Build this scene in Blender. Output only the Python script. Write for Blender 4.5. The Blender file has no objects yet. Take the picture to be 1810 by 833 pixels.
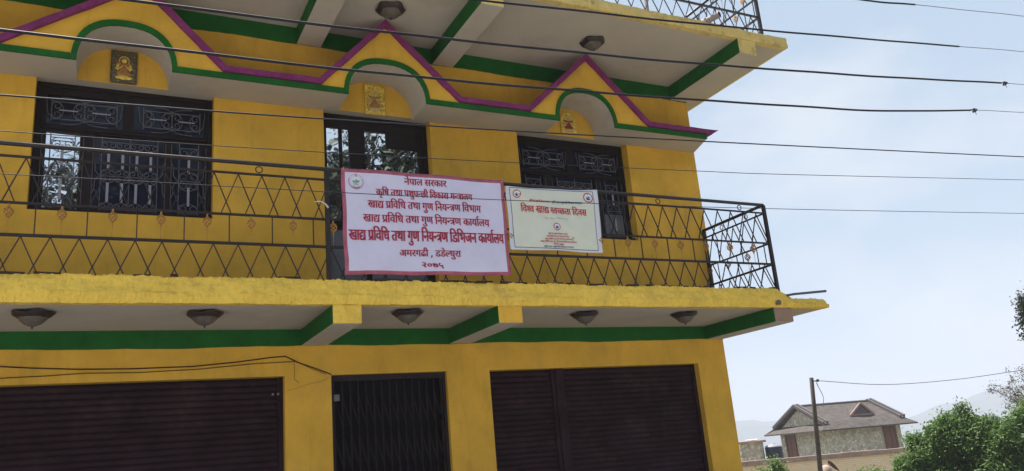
import bpy, bmesh, math, random
import numpy as np
from mathutils import Vector, Matrix
from mathutils.geometry import tessellate_polygon
random.seed(7)
RNG = np.random.default_rng(11)
S = bpy.context.scene
COL = S.collection
R_ = math.radians

# ------------------------------------------------------------------ camera
cam = bpy.data.cameras.new('camera')
cam.lens = 28.56; cam.sensor_width = 36.0; cam.clip_start = 0.05; cam.clip_end = 20000
camo = bpy.data.objects.new('camera', cam); COL.objects.link(camo)
_r = Vector((0.89107, -0.44585, -0.08497)); _u = Vector((-0.04488, -0.27287, 0.961)); _f = Vector((0.45165, 0.8525, 0.26315))
camo.matrix_world = Matrix(((_r.x, _u.x, -_f.x, 1.0103), (_r.y, _u.y, -_f.y, -9.0), (_r.z, _u.z, -_f.z, 1.6), (0, 0, 0, 1)))
S.camera = camo

# ------------------------------------------------------------------ sky, sun, exposure
SUN_EL, SUN_AZ = 70.0, -28.0            # degrees; azimuth clockwise from +Y (the sun stands behind the building, to the right)
w = bpy.data.worlds.new('World'); S.world = w; w.use_nodes = True
nt = w.node_tree; N = nt.nodes; L = nt.links; N.clear()
def nd(t, **k):
    n = N.new(t)
    for a, b in k.items(): setattr(n, a, b)
    return n
sky = nd('ShaderNodeTexSky', sky_type='NISHITA', sun_disc=False, sun_elevation=R_(SUN_EL), sun_rotation=R_(SUN_AZ),
         altitude=1500, air_density=1.0, dust_density=1.3, ozone_density=1.0)
tc = nd('ShaderNodeTexCoord')
mp = nd('ShaderNodeMapping'); mp.inputs['Scale'].default_value = (1.0, 1.0, 2.2); mp.inputs['Location'].default_value = (3.1, 0.4, 0.7)
L.new(tc.outputs['Generated'], mp.inputs['Vector'])
nz = nd('ShaderNodeTexNoise'); nz.inputs['Scale'].default_value = 2.6; nz.inputs['Detail'].default_value = 7; nz.inputs['Roughness'].default_value = 0.55
L.new(mp.outputs[0], nz.inputs['Vector'])
cr = nd('ShaderNodeValToRGB'); cr.color_ramp.elements[0].position = 0.48; cr.color_ramp.elements[1].position = 0.68
cr.color_ramp.elements[0].color = (0, 0, 0, 1); cr.color_ramp.elements[1].color = (1, 1, 1, 1)
L.new(nz.outputs['Fac'], cr.inputs[0])
cf = nd('ShaderNodeMath', operation='MULTIPLY_ADD'); cf.inputs[1].default_value = 0.60; cf.inputs[2].default_value = 0.30
L.new(cr.outputs[0], cf.inputs[0])
mx = nd('ShaderNodeMixRGB'); mx.inputs[0].default_value = 0.72; mx.inputs[2].default_value = (4.35, 5.6, 6.85, 1)      # thin even veil
L.new(sky.outputs[0], mx.inputs[1])
cf.inputs[1].default_value = 0.60; cf.inputs[2].default_value = 0.05
mc = nd('ShaderNodeMixRGB'); mc.inputs[2].default_value = (6.5, 6.8, 7.3, 1)                                           # soft white clouds
L.new(cf.outputs[0], mc.inputs[0]); L.new(mx.outputs[0], mc.inputs[1]); mx = mc
bg = nd('ShaderNodeBackground'); bg.inputs['Strength'].default_value = 0.05
wo = nd('ShaderNodeOutputWorld'); L.new(mx.outputs[0], bg.inputs[0]); L.new(bg.outputs[0], wo.inputs[0])
sl = bpy.data.lights.new('sun', 'SUN'); sl.energy = 4.7; sl.angle = R_(1.0); sl.color = (1.0, 0.95, 0.86)
so = bpy.data.objects.new('sun', sl); COL.objects.link(so); so.location = (0, 0, 50)
sd = Vector((math.sin(R_(SUN_AZ)) * math.cos(R_(SUN_EL)), math.cos(R_(SUN_AZ)) * math.cos(R_(SUN_EL)), math.sin(R_(SUN_EL))))
so.rotation_euler = sd.to_track_quat('Z', 'Y').to_euler()
S.view_settings.view_transform = 'Standard'; S.view_settings.look = 'None'
S.view_settings.exposure = 1.42; S.view_settings.gamma = 1.0; S.view_settings.use_curve_mapping = False
S.cycles.max_bounces = 8; S.cycles.volume_bounces = 1

# ------------------------------------------------------------------ lettering outlines (Devanagari glyph contours, ~ marks an off-curve point)
GLYPHS = {
9: "764|470,218 ~470,148 ~379,80 312,80 ~226,80 ~92,208 29,356 100,382 ~143,276 ~243,153 305,153 ~343,153 ~391,188 391,227 ~391,264 ~350,322 318,347 ~291,342 260,341 255,411 ~323,413 ~380,457 380,494 ~380,530 ~333,562 302,562 ~265,562 ~205,542 171,525 146,594 ~172,608 ~249,632 298,632 ~376,632 ~459,554 459,495 ~459,417 392,375 ~403,365 412,355 ~450,350 486,350 ~518,350 ~568,356 594,363 594,551 521,551 521,622 779,622 779,551 675,551 675,0 594,0 594,290 ~570,284 ~524,279 498,279 ~481,279 455,282 ~470,252",
25: "762|777,551 452,551 452,349 ~500,399 569,399 ~634,399 ~716,316 716,239 ~716,193 ~686,89 651,39 579,80 ~604,112 ~636,196 636,237 ~636,284 ~597,330 562,330 ~508,330 452,258 452,0 371,0 371,174 ~347,154 ~276,118 226,118 ~179,118 ~96,156 ~46,233 46,290 ~46,370 ~156,464 244,464 ~267,464 ~324,457 339,454 333,381 ~317,385 ~268,391 249,391 ~191,391 ~127,339 127,292 ~127,239 ~188,188 228,188 ~272,188 ~341,230 371,260 371,551 0,551 0,622 777,622",
26: "818|729,551 729,0 648,0 648,45 ~613,26 ~530,7 488,7 ~380,7 ~183,114 85,239 ~58,274 ~40,319 40,338 ~40,359 ~70,393 104,393 ~129,393 ~166,370 181,350 ~202,369 ~217,428 217,458 ~217,484 ~210,531 201,551 0,551 0,622 833,622 833,551|534,232 ~569,232 ~627,261 648,280 648,551 281,551 ~298,514 298,458 ~298,376 ~228,280 166,253 ~236,169 ~391,79 490,79 ~533,79 ~611,99 648,122 648,198 ~625,184 ~561,164 521,164 ~474,164 ~399,203 ~356,273 356,319 ~356,392 ~452,473 531,473 ~548,473 ~602,468 616,463 610,394 ~595,398 ~558,404 540,404 ~492,404 ~437,360 437,316 ~437,273 ~492,232",
27: "563|208,551 208,234 ~208,208 ~183,178 160,178 ~134,178 ~79,220 ~41,280 41,308 ~41,331 ~68,359 102,359 127,359 127,551 0,551 0,622 578,622 578,551 474,551 474,0 393,0 393,551",
31: "701|296,70 ~373,70 ~499,133 ~574,241 574,310 ~574,357 ~528,419 487,419 ~453,419 ~424,383 424,358 ~424,326 ~477,275 535,261 502,198 ~421,221 ~347,304 347,356 ~347,404 ~402,472 455,481 455,551 0,551 0,622 715,622 715,551 535,551 535,477 ~586,464 ~653,380 653,308 ~653,250 ~603,140 ~510,52 ~378,0 296,0 ~199,0 ~101,83 101,147 ~101,168 ~116,213 132,231 ~90,251 ~43,316 43,359 ~43,419 ~133,483 206,483 ~223,483 ~275,478 288,473 282,404 ~268,408 ~233,415 212,415 ~124,415 124,350 ~124,321 ~168,289 202,281 ~231,290 266,290 ~277,290 ~301,288 308,287 302,217 ~296,218 ~281,218 276,218 ~182,218 182,148 ~182,108 ~244,70",
32: "742|653,551 653,0 572,0 572,370 435,370 ~394,370 378,373 ~414,343 ~458,263 458,218 ~458,172 ~417,110 ~350,80 310,80 ~257,80 ~161,141 ~73,282 31,401 102,426 ~148,292 ~248,153 306,153 ~338,153 ~379,187 379,227 ~379,271 ~318,349 273,377 302,441 572,441 572,551 0,551 0,622 757,622 757,551",
37: "577|358,222 ~329,222 ~271,208 248,197 ~201,225 ~137,301 137,352 ~137,380 ~157,420 174,433 ~197,450 ~259,465 308,465 401,465 401,551 0,551 0,622 592,622 592,551 482,551 482,394 298,394 ~267,394 ~241,388 232,381 ~217,369 217,347 ~217,323 ~245,290 261,277 ~307,294 362,294 ~436,294 ~534,219 534,154 ~534,87 ~436,0 337,0 ~239,0 ~84,88 25,158 86,207 ~143,139 ~262,74 337,74 ~453,74 453,152 ~453,187 ~404,222",
38: "563|307,0 ~229,0 ~112,55 ~46,158 46,231 ~46,301 ~118,396 ~236,445 305,446 305,551 0,551 0,622 577,622 577,551 385,551 385,375 346,375 ~282,375 ~213,358 188,341 ~158,322 ~126,262 126,221 ~126,163 ~190,89 248,75 ~233,115 233,157 ~233,191 ~266,251 ~331,288 380,288 ~429,288 ~492,251 ~523,191 523,157 ~523,87 ~408,0|306,140 ~306,103 323,70 ~378,71 ~448,116 448,157 ~448,187 ~413,221 385,221 ~350,221 ~306,178",
39: "723|634,551 634,0 553,0 553,551 420,551 420,321 ~420,279 ~403,221 385,198 ~364,173 ~298,146 251,146 ~158,146 114,205 ~97,228 ~79,298 79,352 79,551 0,551 0,622 737,622 737,551|249,217 ~301,217 321,249 ~332,266 ~339,310 339,353 339,551 160,551 160,353 ~160,314 ~168,268 178,251 ~189,235 ~222,217",
40: "570|481,551 481,0 400,0 400,328 291,328 ~230,328 ~169,316 150,299 ~126,280 126,237 ~126,188 ~200,97 271,40 217,-12 ~171,28 ~92,108 ~45,194 45,242 ~45,277 ~72,333 93,351 ~122,376 ~204,399 272,399 400,399 400,551 0,551 0,622 584,622 584,551",
41: "642|553,551 553,0 472,0 472,180 ~443,161 ~363,132 308,132 ~223,132 ~104,229 83,322 ~178,342 ~255,413 255,467 ~255,517 ~208,568 171,568 ~146,568 ~114,544 114,521 ~114,470 195,461 187,391 ~122,400 ~46,461 46,519 ~46,575 ~119,632 172,632 ~213,632 ~288,597 ~336,525 336,469 ~336,395 ~256,303 182,274 ~205,238 ~263,203 314,203 ~366,203 ~440,243 472,275 472,551 390,551 390,622 656,622 656,551",
42: "520|413,-58 ~392,-24 ~354,46 342,73 ~330,71 ~302,68 287,68 ~245,68 ~160,89 ~89,136 ~46,215 46,272 ~46,316 ~77,379 102,401 ~135,430 ~231,456 290,456 295,456 295,551 0,551 0,622 534,622 534,551 376,551 376,385 327,385 ~269,385 ~198,371 173,355 ~151,340 ~126,294 126,262 ~126,209 ~205,140 287,140 ~293,140 ~305,140 312,141 ~306,161 306,176 ~306,211 ~348,240 373,240 ~416,240 ~461,191 461,162 ~461,130 ~432,95 410,86 ~422,62 ~455,11 480,-24",
43: "615|630,551 526,551 526,0 445,0 445,150 ~414,130 ~341,103 283,103 ~206,103 ~111,184 111,251 ~111,278 ~129,328 148,348 ~101,366 ~42,437 42,493 ~42,553 ~124,632 187,632 ~240,632 ~311,576 311,531 ~311,484 271,443 210,482 ~221,492 ~230,515 230,526 ~230,541 ~210,568 184,568 ~156,568 ~116,524 116,489 ~116,457 ~147,418 ~196,400 223,397 ~253,405 288,405 ~299,405 ~326,403 333,402 326,332 ~320,333 ~303,333 298,333 ~248,333 ~191,292 191,254 ~191,213 ~248,173 292,173 ~345,173 ~419,216 445,245 445,551 383,551 383,622 630,622",
44: "555|0,622 569,622 569,551 466,551 466,0 385,0 385,298 204,298 204,244 ~204,216 ~176,188 153,188 ~129,188 ~75,230 ~37,290 37,318 ~37,341 ~64,369 98,369 385,369 385,551 0,551",
46: "568|479,551 479,0 398,0 398,191 ~369,172 ~301,146 254,146 ~214,146 ~149,173 128,194 ~103,221 ~79,294 79,358 79,551 0,551 0,622 583,622 583,551|398,551 160,551 160,369 ~160,328 ~166,280 ~179,251 190,240 ~213,217 263,217 ~303,217 ~373,255 398,280",
49: "703|174,632 ~211,632 ~269,611 291,586 ~309,567 ~332,499 332,437 332,321 533,321 533,551 402,551 402,622 717,622 717,551 614,551 614,0 533,0 533,250 332,250 332,213 ~332,180 ~303,151 283,151 ~264,151 ~222,176 ~186,215 ~164,259 164,278 ~164,296 ~191,321 224,321 253,321 253,426 ~253,473 ~243,523 232,538 ~212,568 169,568 ~142,568 ~114,542 114,521 ~114,493 ~161,463 218,460 210,389 ~135,395 ~46,456 46,520 ~46,579 ~122,632",
50: "598|509,551 509,0 428,0 428,250 207,250 207,213 ~207,180 ~178,151 159,151 ~140,151 ~98,176 ~62,215 ~39,259 39,278 ~39,296 ~66,321 100,321 126,321 126,551 0,551 0,622 612,622 612,551|428,551 207,551 207,321 428,321",
51: "580|595,622 595,551 491,551 491,0 410,0 410,179 ~382,161 ~304,132 253,132 ~163,132 ~52,253 38,353 ~100,366 ~160,413 160,457 ~160,485 ~137,533 123,551 0,551 0,622|129,301 ~149,252 ~210,203 259,203 ~309,203 ~383,245 410,274 410,551 211,551 ~240,499 240,445 ~240,337",
52: "409|395,42 341,-12 ~282,37 ~178,137 ~98,225 75,256 ~53,287 ~40,323 40,340 ~40,359 ~70,393 104,393 ~129,393 ~166,370 181,349 ~220,369 ~256,429 256,468 ~256,491 ~246,536 239,551 0,551 0,622 424,622 424,551 320,551 ~336,516 336,458 ~336,403 ~292,327 ~216,274 167,254 ~212,202 ~331,91",
54: "678|0,551 0,622 693,622 693,551 589,551 589,0 508,0 508,355 ~502,356 494,356 ~470,356 ~420,332 ~374,269 356,208 279,232 ~291,278 311,313 ~287,331 ~239,353 209,353 ~169,353 ~126,307 126,271 ~126,233 ~169,164 ~251,89 309,40 255,-12 ~197,38 ~101,129 ~45,222 45,275 ~45,328 ~94,395 ~168,426 204,426 ~248,426 ~321,397 354,370 ~412,426 499,426 ~504,426 508,426 508,551",
57: "556|571,551 467,551 467,0 387,0 387,165 ~361,147 ~286,118 233,118 ~179,118 ~95,160 ~46,235 46,286 ~46,372 ~161,464 255,464 ~268,464 ~307,461 ~344,457 354,454 349,381 ~330,385 ~282,391 259,391 ~197,391 ~127,337 127,287 ~127,236 ~190,188 235,188 ~287,188 ~362,233 387,260 387,551 0,551 0,622 571,622",
58: "680|122,189 ~87,189 ~40,224 40,255 ~40,284 ~76,314 104,314 ~122,314 ~161,299 191,276 ~241,292 ~305,378 305,443 ~305,499 ~246,566 199,566 ~168,566 ~138,539 138,516 ~138,501 ~157,466 ~214,442 270,440 253,370 ~159,376 ~66,459 66,517 ~66,568 ~137,632 204,632 ~251,632 ~333,589 ~384,504 384,440 ~384,371 ~315,254 254,221 ~299,182 ~383,87 414,43 350,-1 ~299,71 ~216,164 179,194 ~152,189|591,551 591,0 510,0 510,551 421,551 421,622 695,622 695,551",
59: "578|593,622 593,551 489,551 489,0 408,0 408,191 ~378,174 ~304,146 254,146 ~214,146 ~149,173 128,194 ~103,221 ~79,294 79,358 79,551 0,551 0,622|408,551 205,551 408,287|189,240 ~212,217 262,217 ~288,217 ~338,233 360,245 159,507 159,369 ~159,328 ~165,280 ~178,251",
60: "676|587,551 587,0 506,0 506,266 ~477,257 ~419,251 380,251 ~338,251 ~245,266 212,277 ~192,264 167,253 ~208,201 ~319,91 380,42 326,-12 ~270,37 ~171,137 ~95,225 73,256 ~51,287 ~40,323 40,340 ~40,359 ~70,393 104,393 ~129,393 ~166,370 181,350 ~202,369 ~217,428 217,458 ~217,488 ~208,536 201,551 0,551 0,622 691,622 691,551|369,322 ~408,322 ~472,330 506,339 506,551 281,551 ~288,534 ~298,488 298,458 ~298,416 ~279,354 262,333 ~314,322",
66: "259|170,551 170,0 89,0 89,551 0,551 0,622 273,622 273,551",
67: "259|89,551 0,551 0,622 80,622 ~68,644 ~53,694 53,724 ~53,802 ~169,896 266,896 ~407,896 ~625,743 704,615 620,615 ~467,824 283,824 ~213,824 ~134,765 134,714 ~134,684 ~153,639 165,622 273,622 273,551 170,551 170,0 89,0",
68: "259|-185,615 ~-202,650 ~-220,714 -220,748 ~-220,813 ~-136,896 -61,896 ~-1,896 ~79,839 ~137,718 163,622 273,622 273,551 170,551 170,0 89,0 89,551 0,551 0,622 87,622 ~59,726 ~-2,825 -57,825 ~-97,825 ~-139,776 -139,733 ~-139,699 ~-119,644 -105,615",
69: "0|-248,-12 ~-194,11 -136,11 ~-61,11 ~22,-66 22,-129 ~22,-190 ~-71,-268 -157,-268 ~-254,-268 ~-395,-176 -455,-100 -394,-57 ~-355,-105 ~-285,-167 ~-206,-196 -157,-196 ~-51,-196 -51,-122 ~-51,-89 ~-100,-57 -131,-57 ~-158,-57 ~-201,-68 -222,-79",
71: "0|27,-233 ~2,-246 ~-65,-268 -106,-268 ~-181,-268 ~-266,-189 -266,-126 ~-266,-70 ~-177,13 -89,18 -82,-48 ~-140,-55 ~-192,-99 -192,-132 ~-192,-166 ~-142,-197 -111,-197 ~-79,-197 ~-32,-182 2,-164",
75: "0|-169,615 ~-190,694 ~-231,785 ~-281,823 -315,823 ~-337,823 ~-371,814 -385,809 -409,882 ~-370,896 -318,896 ~-264,896 ~-185,845 ~-122,722 -94,615",
106: "551|275,121 ~217,121 ~126,172 ~75,263 75,321 ~75,380 ~126,469 ~216,520 274,520 ~333,520 ~424,469 ~476,378 476,319 ~476,261 ~425,171 ~334,121|273,192 ~326,192 ~394,266 394,322 ~394,379 ~330,449 277,449 ~225,449 ~157,375 157,318 ~157,262 ~221,192",
108: "551|477,33 413,-12 ~318,132 239,208 ~213,204 187,204 ~152,204 ~104,239 104,270 ~104,299 ~140,329 168,329 ~187,329 ~225,313 255,291 ~298,306 ~360,385 360,442 ~360,501 ~295,561 243,561 ~208,561 ~148,545 110,526 84,595 ~121,614 ~204,632 247,632 ~302,632 ~391,590 ~443,505 443,440 ~443,370 ~373,262 316,233 ~361,189 ~448,77",
111: "551|477,-67 ~460,-38 ~422,37 ~386,115 ~356,185 348,208 ~332,207 312,207 ~269,207 ~187,228 ~122,278 ~84,364 84,428 ~84,474 ~112,583 143,632 227,611 ~199,562 ~164,469 164,417 ~164,347 ~234,276 308,276 ~317,276 326,277 ~320,300 320,313 ~320,346 ~363,377 391,377 ~431,377 ~475,328 475,298 ~475,267 ~444,230 418,221 ~430,190 ~475,96 ~526,0 549,-35",
113: "551|512,270 ~512,153 ~412,49 334,49 ~273,49 ~176,99 ~103,218 ~52,420 38,573 118,588 ~130,440 ~179,232 ~264,123 330,123 ~391,123 ~432,205 432,275 ~432,326 ~407,414 ~358,468 322,468 ~297,468 ~269,441 269,418 ~269,400 ~291,367 ~349,345 401,342 384,272 ~285,280 ~193,362 193,420 ~193,473 ~262,539 322,539 ~380,539 ~465,469 ~512,347",
181: "0|-190,615 ~-211,650 ~-240,726 -240,762 ~-240,829 ~-151,896 -85,896 ~-53,896 ~1,883 21,872 -1,806 ~-18,815 ~-56,827 -78,827 ~-118,827 ~-160,782 -160,747 ~-160,714 ~-133,651 -108,615",
202: "358|0,622 373,622 373,551 0,551|204,298 204,244 ~204,216 ~176,188 153,188 ~129,188 ~75,230 ~37,290 37,318 ~37,341 ~64,369 98,369 385,369 385,298",
210: "500|0,622 515,622 515,551 0,551|537,349 ~517,356 494,356 ~470,356 ~420,332 ~374,269 356,208 279,232 ~291,278 311,313 ~288,331 ~239,353 209,353 ~169,353 ~126,307 126,271 ~126,233 ~169,164 ~251,89 309,40 255,-12 ~197,38 ~101,129 ~45,222 45,275 ~45,328 ~94,395 ~167,426 204,426 ~248,426 ~321,397 354,370 ~413,426 500,426 ~514,426 ~545,422 556,417",
213: "407|122,189 ~87,189 ~40,224 40,255 ~40,284 ~76,314 104,314 ~122,314 ~161,299 191,276 ~241,292 ~305,378 305,443 ~305,499 ~246,566 199,566 ~168,566 ~138,539 138,516 ~138,501 ~157,466 ~214,442 270,440 253,370 ~159,376 ~66,459 66,517 ~66,568 ~137,632 204,632 ~251,632 ~333,589 ~384,504 384,440 ~384,371 ~315,254 254,221 ~299,182 ~383,87 414,43 350,-1 ~299,71 ~216,164 179,194 ~152,189",
215: "389|369,322 ~400,322 ~450,327 478,332 486,260 ~461,255 ~409,251 380,251 ~338,251 ~245,266 212,277 ~192,264 167,253 ~208,201 ~319,91 380,42 326,-12 ~270,37 ~171,137 ~95,225 73,256 ~51,287 ~40,323 40,340 ~40,359 ~70,393 104,393 ~129,393 ~166,370 181,350 ~202,369 ~217,428 217,458 ~217,488 ~208,536 201,551 0,551 0,622 403,622 403,551 281,551 ~288,534 ~298,488 298,458 ~298,416 ~279,354 262,333 ~314,322",
269: "552|127,65 80,132 326,281 ~284,335 ~223,380 181,380 ~153,380 ~96,364 55,343 27,417 ~61,433 ~135,456 179,456 ~219,456 ~283,431 ~345,374 382,326 382,551 0,551 0,622 566,622 566,551 463,551 463,0 382,0 382,234",
274: "568|45,53 214,153 ~160,162 128,194 ~103,221 ~79,294 79,358 79,551 0,551 0,622 583,622 583,551 479,551 479,0 398,0 398,193 92,-13|398,551 160,551 160,369 ~160,328 ~166,280 ~179,251 190,240 ~213,217 262,217 ~301,217 ~373,255 398,280",
501: "1106|0,622 1121,622 1121,551 941,551 941,477 ~992,464 ~1059,380 1059,308 ~1059,250 ~1009,140 ~916,52 ~784,0 702,0 ~605,0 ~507,83 507,147 ~507,168 ~522,213 538,231 ~496,251 ~449,316 449,359 ~449,419 ~539,483 612,483 ~629,483 ~681,478 694,473 688,404 ~674,408 ~639,415 618,415 ~530,415 530,350 ~530,321 ~574,289 608,281 ~637,290 672,290 ~683,290 ~707,288 714,287 708,217 ~702,218 ~687,218 682,218 ~588,218 588,148 ~588,108 ~650,70 702,70 ~779,70 ~905,133 ~980,241 980,310 ~980,357 ~934,419 893,419 ~859,419 ~830,383 830,358 ~830,326 ~883,275 941,261 908,198 ~827,221 ~753,304 753,356 ~753,404 ~808,472 861,481 861,551 0,551|505,198 ~469,167 ~380,118 317,118 ~240,118 ~141,204 141,275 ~141,304 ~166,355 185,371 38,369 38,441 331,441 ~349,441 ~385,440 389,440 382,370 350,370 ~292,370 ~221,321 221,274 ~221,231 ~279,188 317,188 ~364,188 ~432,228 457,253",
536: "684|264,-11 ~179,-11 ~77,69 77,136 ~77,190 108,230 ~80,252 ~42,312 42,352 ~42,380 ~62,420 79,433 ~102,451 ~160,465 202,465 270,465 270,551 0,551 0,622 699,622 699,551 595,551 595,-12 514,-12 514,101 ~491,77 ~422,25 ~327,-11|514,551 351,551 351,394 203,394 ~172,394 ~146,388 137,381 ~122,369 122,347 ~122,325 ~146,290 166,277 ~214,300 277,300 ~290,300 ~328,297 ~363,293 373,290 367,218 ~349,221 ~305,227 282,227 ~220,227 ~158,182 158,141 ~158,99 ~217,59 265,59 ~344,59 ~462,143 514,211",
799: "268|46,-129 ~61,-70 ~88,64 95,116 192,116 199,105 ~186,52 ~138,-74 113,-129",
}
TEXT = {'a': [44, 75, 46, 66, 54, -1, 60, 52, 25, 66, 52], 'b': [25, 71, 67, 59, -1, 40, 41, 66, -1, 46, 58, 69, 46, 202, 31, 68, -1, 67, 57, 25, 66, 60, -1, 50, 202, 269, 66, 54, 51], 'c': [26, 66, 536, -1, 274, 67, 57, 67, 43, -1, 40, 41, 66, -1, 27, 69, 39, -1, 67, 44, 51, 202, 269, 39, -1, 67, 57, 49, 66, 27], 'd': [26, 66, 536, -1, 274, 67, 57, 67, 43, -1, 40, 41, 66, -1, 27, 69, 39, -1, 67, 44, 51, 202, 269, 39, -1, 25, 66, 51, 66, 181, 54, 51], 'e': [26, 66, 536, -1, 274, 67, 57, 67, 43, -1, 40, 41, 66, -1, 27, 69, 39, -1, 67, 44, 51, 202, 269, 39, -1, 67, 37, 67, 49, 32, 44, -1, 25, 66, 51, 66, 181, 54, 51], 'f': [9, 50, 52, 27, 38, 68, -1, 799, -1, 37, 37, 75, 210, 43, 69, 52, 66], 'g': [108, 106, 113, 111], 'h': [67, 57, 213, 57, -1, 26, 66, 536, -1, 215, 57, 501, 40, 66, -1, 67, 42, 57, 60], 'i': [25, 71, 67, 59, -1, 40, 41, 66, -1, 46, 58, 69, 46, 202, 31, 68, -1, 67, 57, 25, 66, 60, -1, 50, 202, 269, 66, 54, 51], 'j': [26, 66, 536, -1, 215, 57, 501, 40, 66, -1, 67, 57, 49, 66, 27]}

# ------------------------------------------------------------------ helpers
WL = {}
def setp(o, p):
    if p is not None:
        o.parent = p
        o.matrix_parent_inverse = Matrix.Translation(-WL.get(p.name, Vector((0, 0, 0))))
def tag(o, label=None, cat=None, group=None, kind=None):
    if label: o['label'] = label
    if cat: o['category'] = cat
    if group: o['group'] = group
    if kind: o['kind'] = kind
    return o
def thing(name, loc, label, cat, group=None, kind=None):
    o = bpy.data.objects.new(name, None); COL.objects.link(o); o.location = loc; o.empty_display_size = 0.2
    WL[o.name] = Vector(loc)
    return tag(o, label, cat, group, kind)
class MB:
    def __init__(s): s.v = []; s.f = []; s.m = []
    def add(s, vs, fs, m=0):
        b = len(s.v); s.v += [tuple(map(float, q)) for q in vs]
        s.f += [tuple(b + i for i in f) for f in fs]
        s.m += (list(m) if isinstance(m, (list, tuple)) else [m] * len(fs))
        return s
    def box(s, x0, x1, y0, y1, z0, z1, m=0):
        # faces: -y, +y, -x, +x, -z, +z
        v = [(x, y, z) for z in (z0, z1) for y in (y0, y1) for x in (x0, x1)]
        return s.add(v, [(0, 1, 5, 4), (3, 2, 6, 7), (2, 0, 4, 6), (1, 3, 7, 5), (2, 3, 1, 0), (4, 5, 7, 6)], m)
    def bar(s, a, b, wx, wy, up=(0, 0, 1), m=0):
        a = Vector(a); b = Vector(b); d = (b - a).normalized(); u = Vector(up)
        if abs(d.dot(u)) > .95: u = Vector((0, 1, 0))
        e1 = d.cross(u).normalized(); e2 = e1.cross(d)
        v = [p + e1 * i * wx / 2 + e2 * j * wy / 2 for p in (a, b) for i, j in ((-1, -1), (1, -1), (1, 1), (-1, 1))]
        return s.add(v, [(3, 2, 1, 0), (4, 5, 6, 7), (0, 1, 5, 4), (1, 2, 6, 5), (2, 3, 7, 6), (3, 0, 4, 7)], m)
    def tube(s, pts, r, n=6, m=0, cap=True):
        pts = [Vector(p) for p in pts]; rs = r if isinstance(r, (list, tuple)) else [r] * len(pts)
        b = len(s.v); e = None
        for i, p in enumerate(pts):
            d = (pts[min(i + 1, len(pts) - 1)] - pts[max(i - 1, 0)])
            d = d.normalized() if d.length > 1e-9 else Vector((0, 0, 1))
            if e is None:
                u = Vector((0, 0, 1)) if abs(d.z) < .9 else Vector((0, 1, 0)); e = d.cross(u).normalized()
            else:
                e = (e - d * e.dot(d)); e = e.normalized() if e.length > 1e-6 else d.orthogonal().normalized()
            g = d.cross(e)
            for k in range(n):
                a = 2 * math.pi * k / n
                s.v.append(tuple(p + (e * math.cos(a) + g * math.sin(a)) * rs[i]))
        for i in range(len(pts) - 1):
            for k in range(n):
                q = (k + 1) % n
                s.f.append((b + i * n + k, b + i * n + q, b + (i + 1) * n + q, b + (i + 1) * n + k)); s.m.append(m)
        if cap:
            s.f.append(tuple(b + k for k in reversed(range(n)))); s.m.append(m)
            s.f.append(tuple(b + (len(pts) - 1) * n + k for k in range(n))); s.m.append(m)
        return s
    def lathe(s, prof, c, n=20, m=0, mod=None):
        # prof: list of (r, z); axis vertical through c
        b = len(s.v)
        for r, z in prof:
            for k in range(n):
                a = 2 * math.pi * k / n; rr, zz = (r, z) if mod is None else mod(r, z, a)
                s.v.append((c[0] + rr * math.cos(a), c[1] + rr * math.sin(a), c[2] + zz))
        for i in range(len(prof) - 1):
            for k in range(n):
                q = (k + 1) % n
                s.f.append((b + i * n + k, b + i * n + q, b + (i + 1) * n + q, b + (i + 1) * n + k)); s.m.append(m)
        return s
    def mesh(s, name, mats, smooth=False):
        me = bpy.data.meshes.new(name); me.from_pydata(s.v, [], s.f)
        for q in mats: me.materials.append(q)
        if len(mats) > 1: me.polygons.foreach_set('material_index', s.m)
        if smooth: me.polygons.foreach_set('use_smooth', [True] * len(s.f))
        me.update(); return me
    def build(s, name, mats, parent=None, smooth=False, **k):
        if not isinstance(mats, (list, tuple)): mats = [mats]
        o = bpy.data.objects.new(name, s.mesh(name, mats, smooth)); COL.objects.link(o); setp(o, parent)
        return tag(o, **k)
def place(name, me, parent, loc=(0, 0, 0), rot=(0, 0, 0), scale=(1, 1, 1), **k):
    o = bpy.data.objects.new(name, me); COL.objects.link(o); o.location = loc; o.rotation_euler = rot; o.scale = scale
    setp(o, parent); return tag(o, **k)
def bevel(o, wd=.006, seg=2):
    b = o.modifiers.new('bevel', 'BEVEL'); b.width = wd; b.segments = seg; b.limit_method = 'ANGLE'; return o

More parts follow.
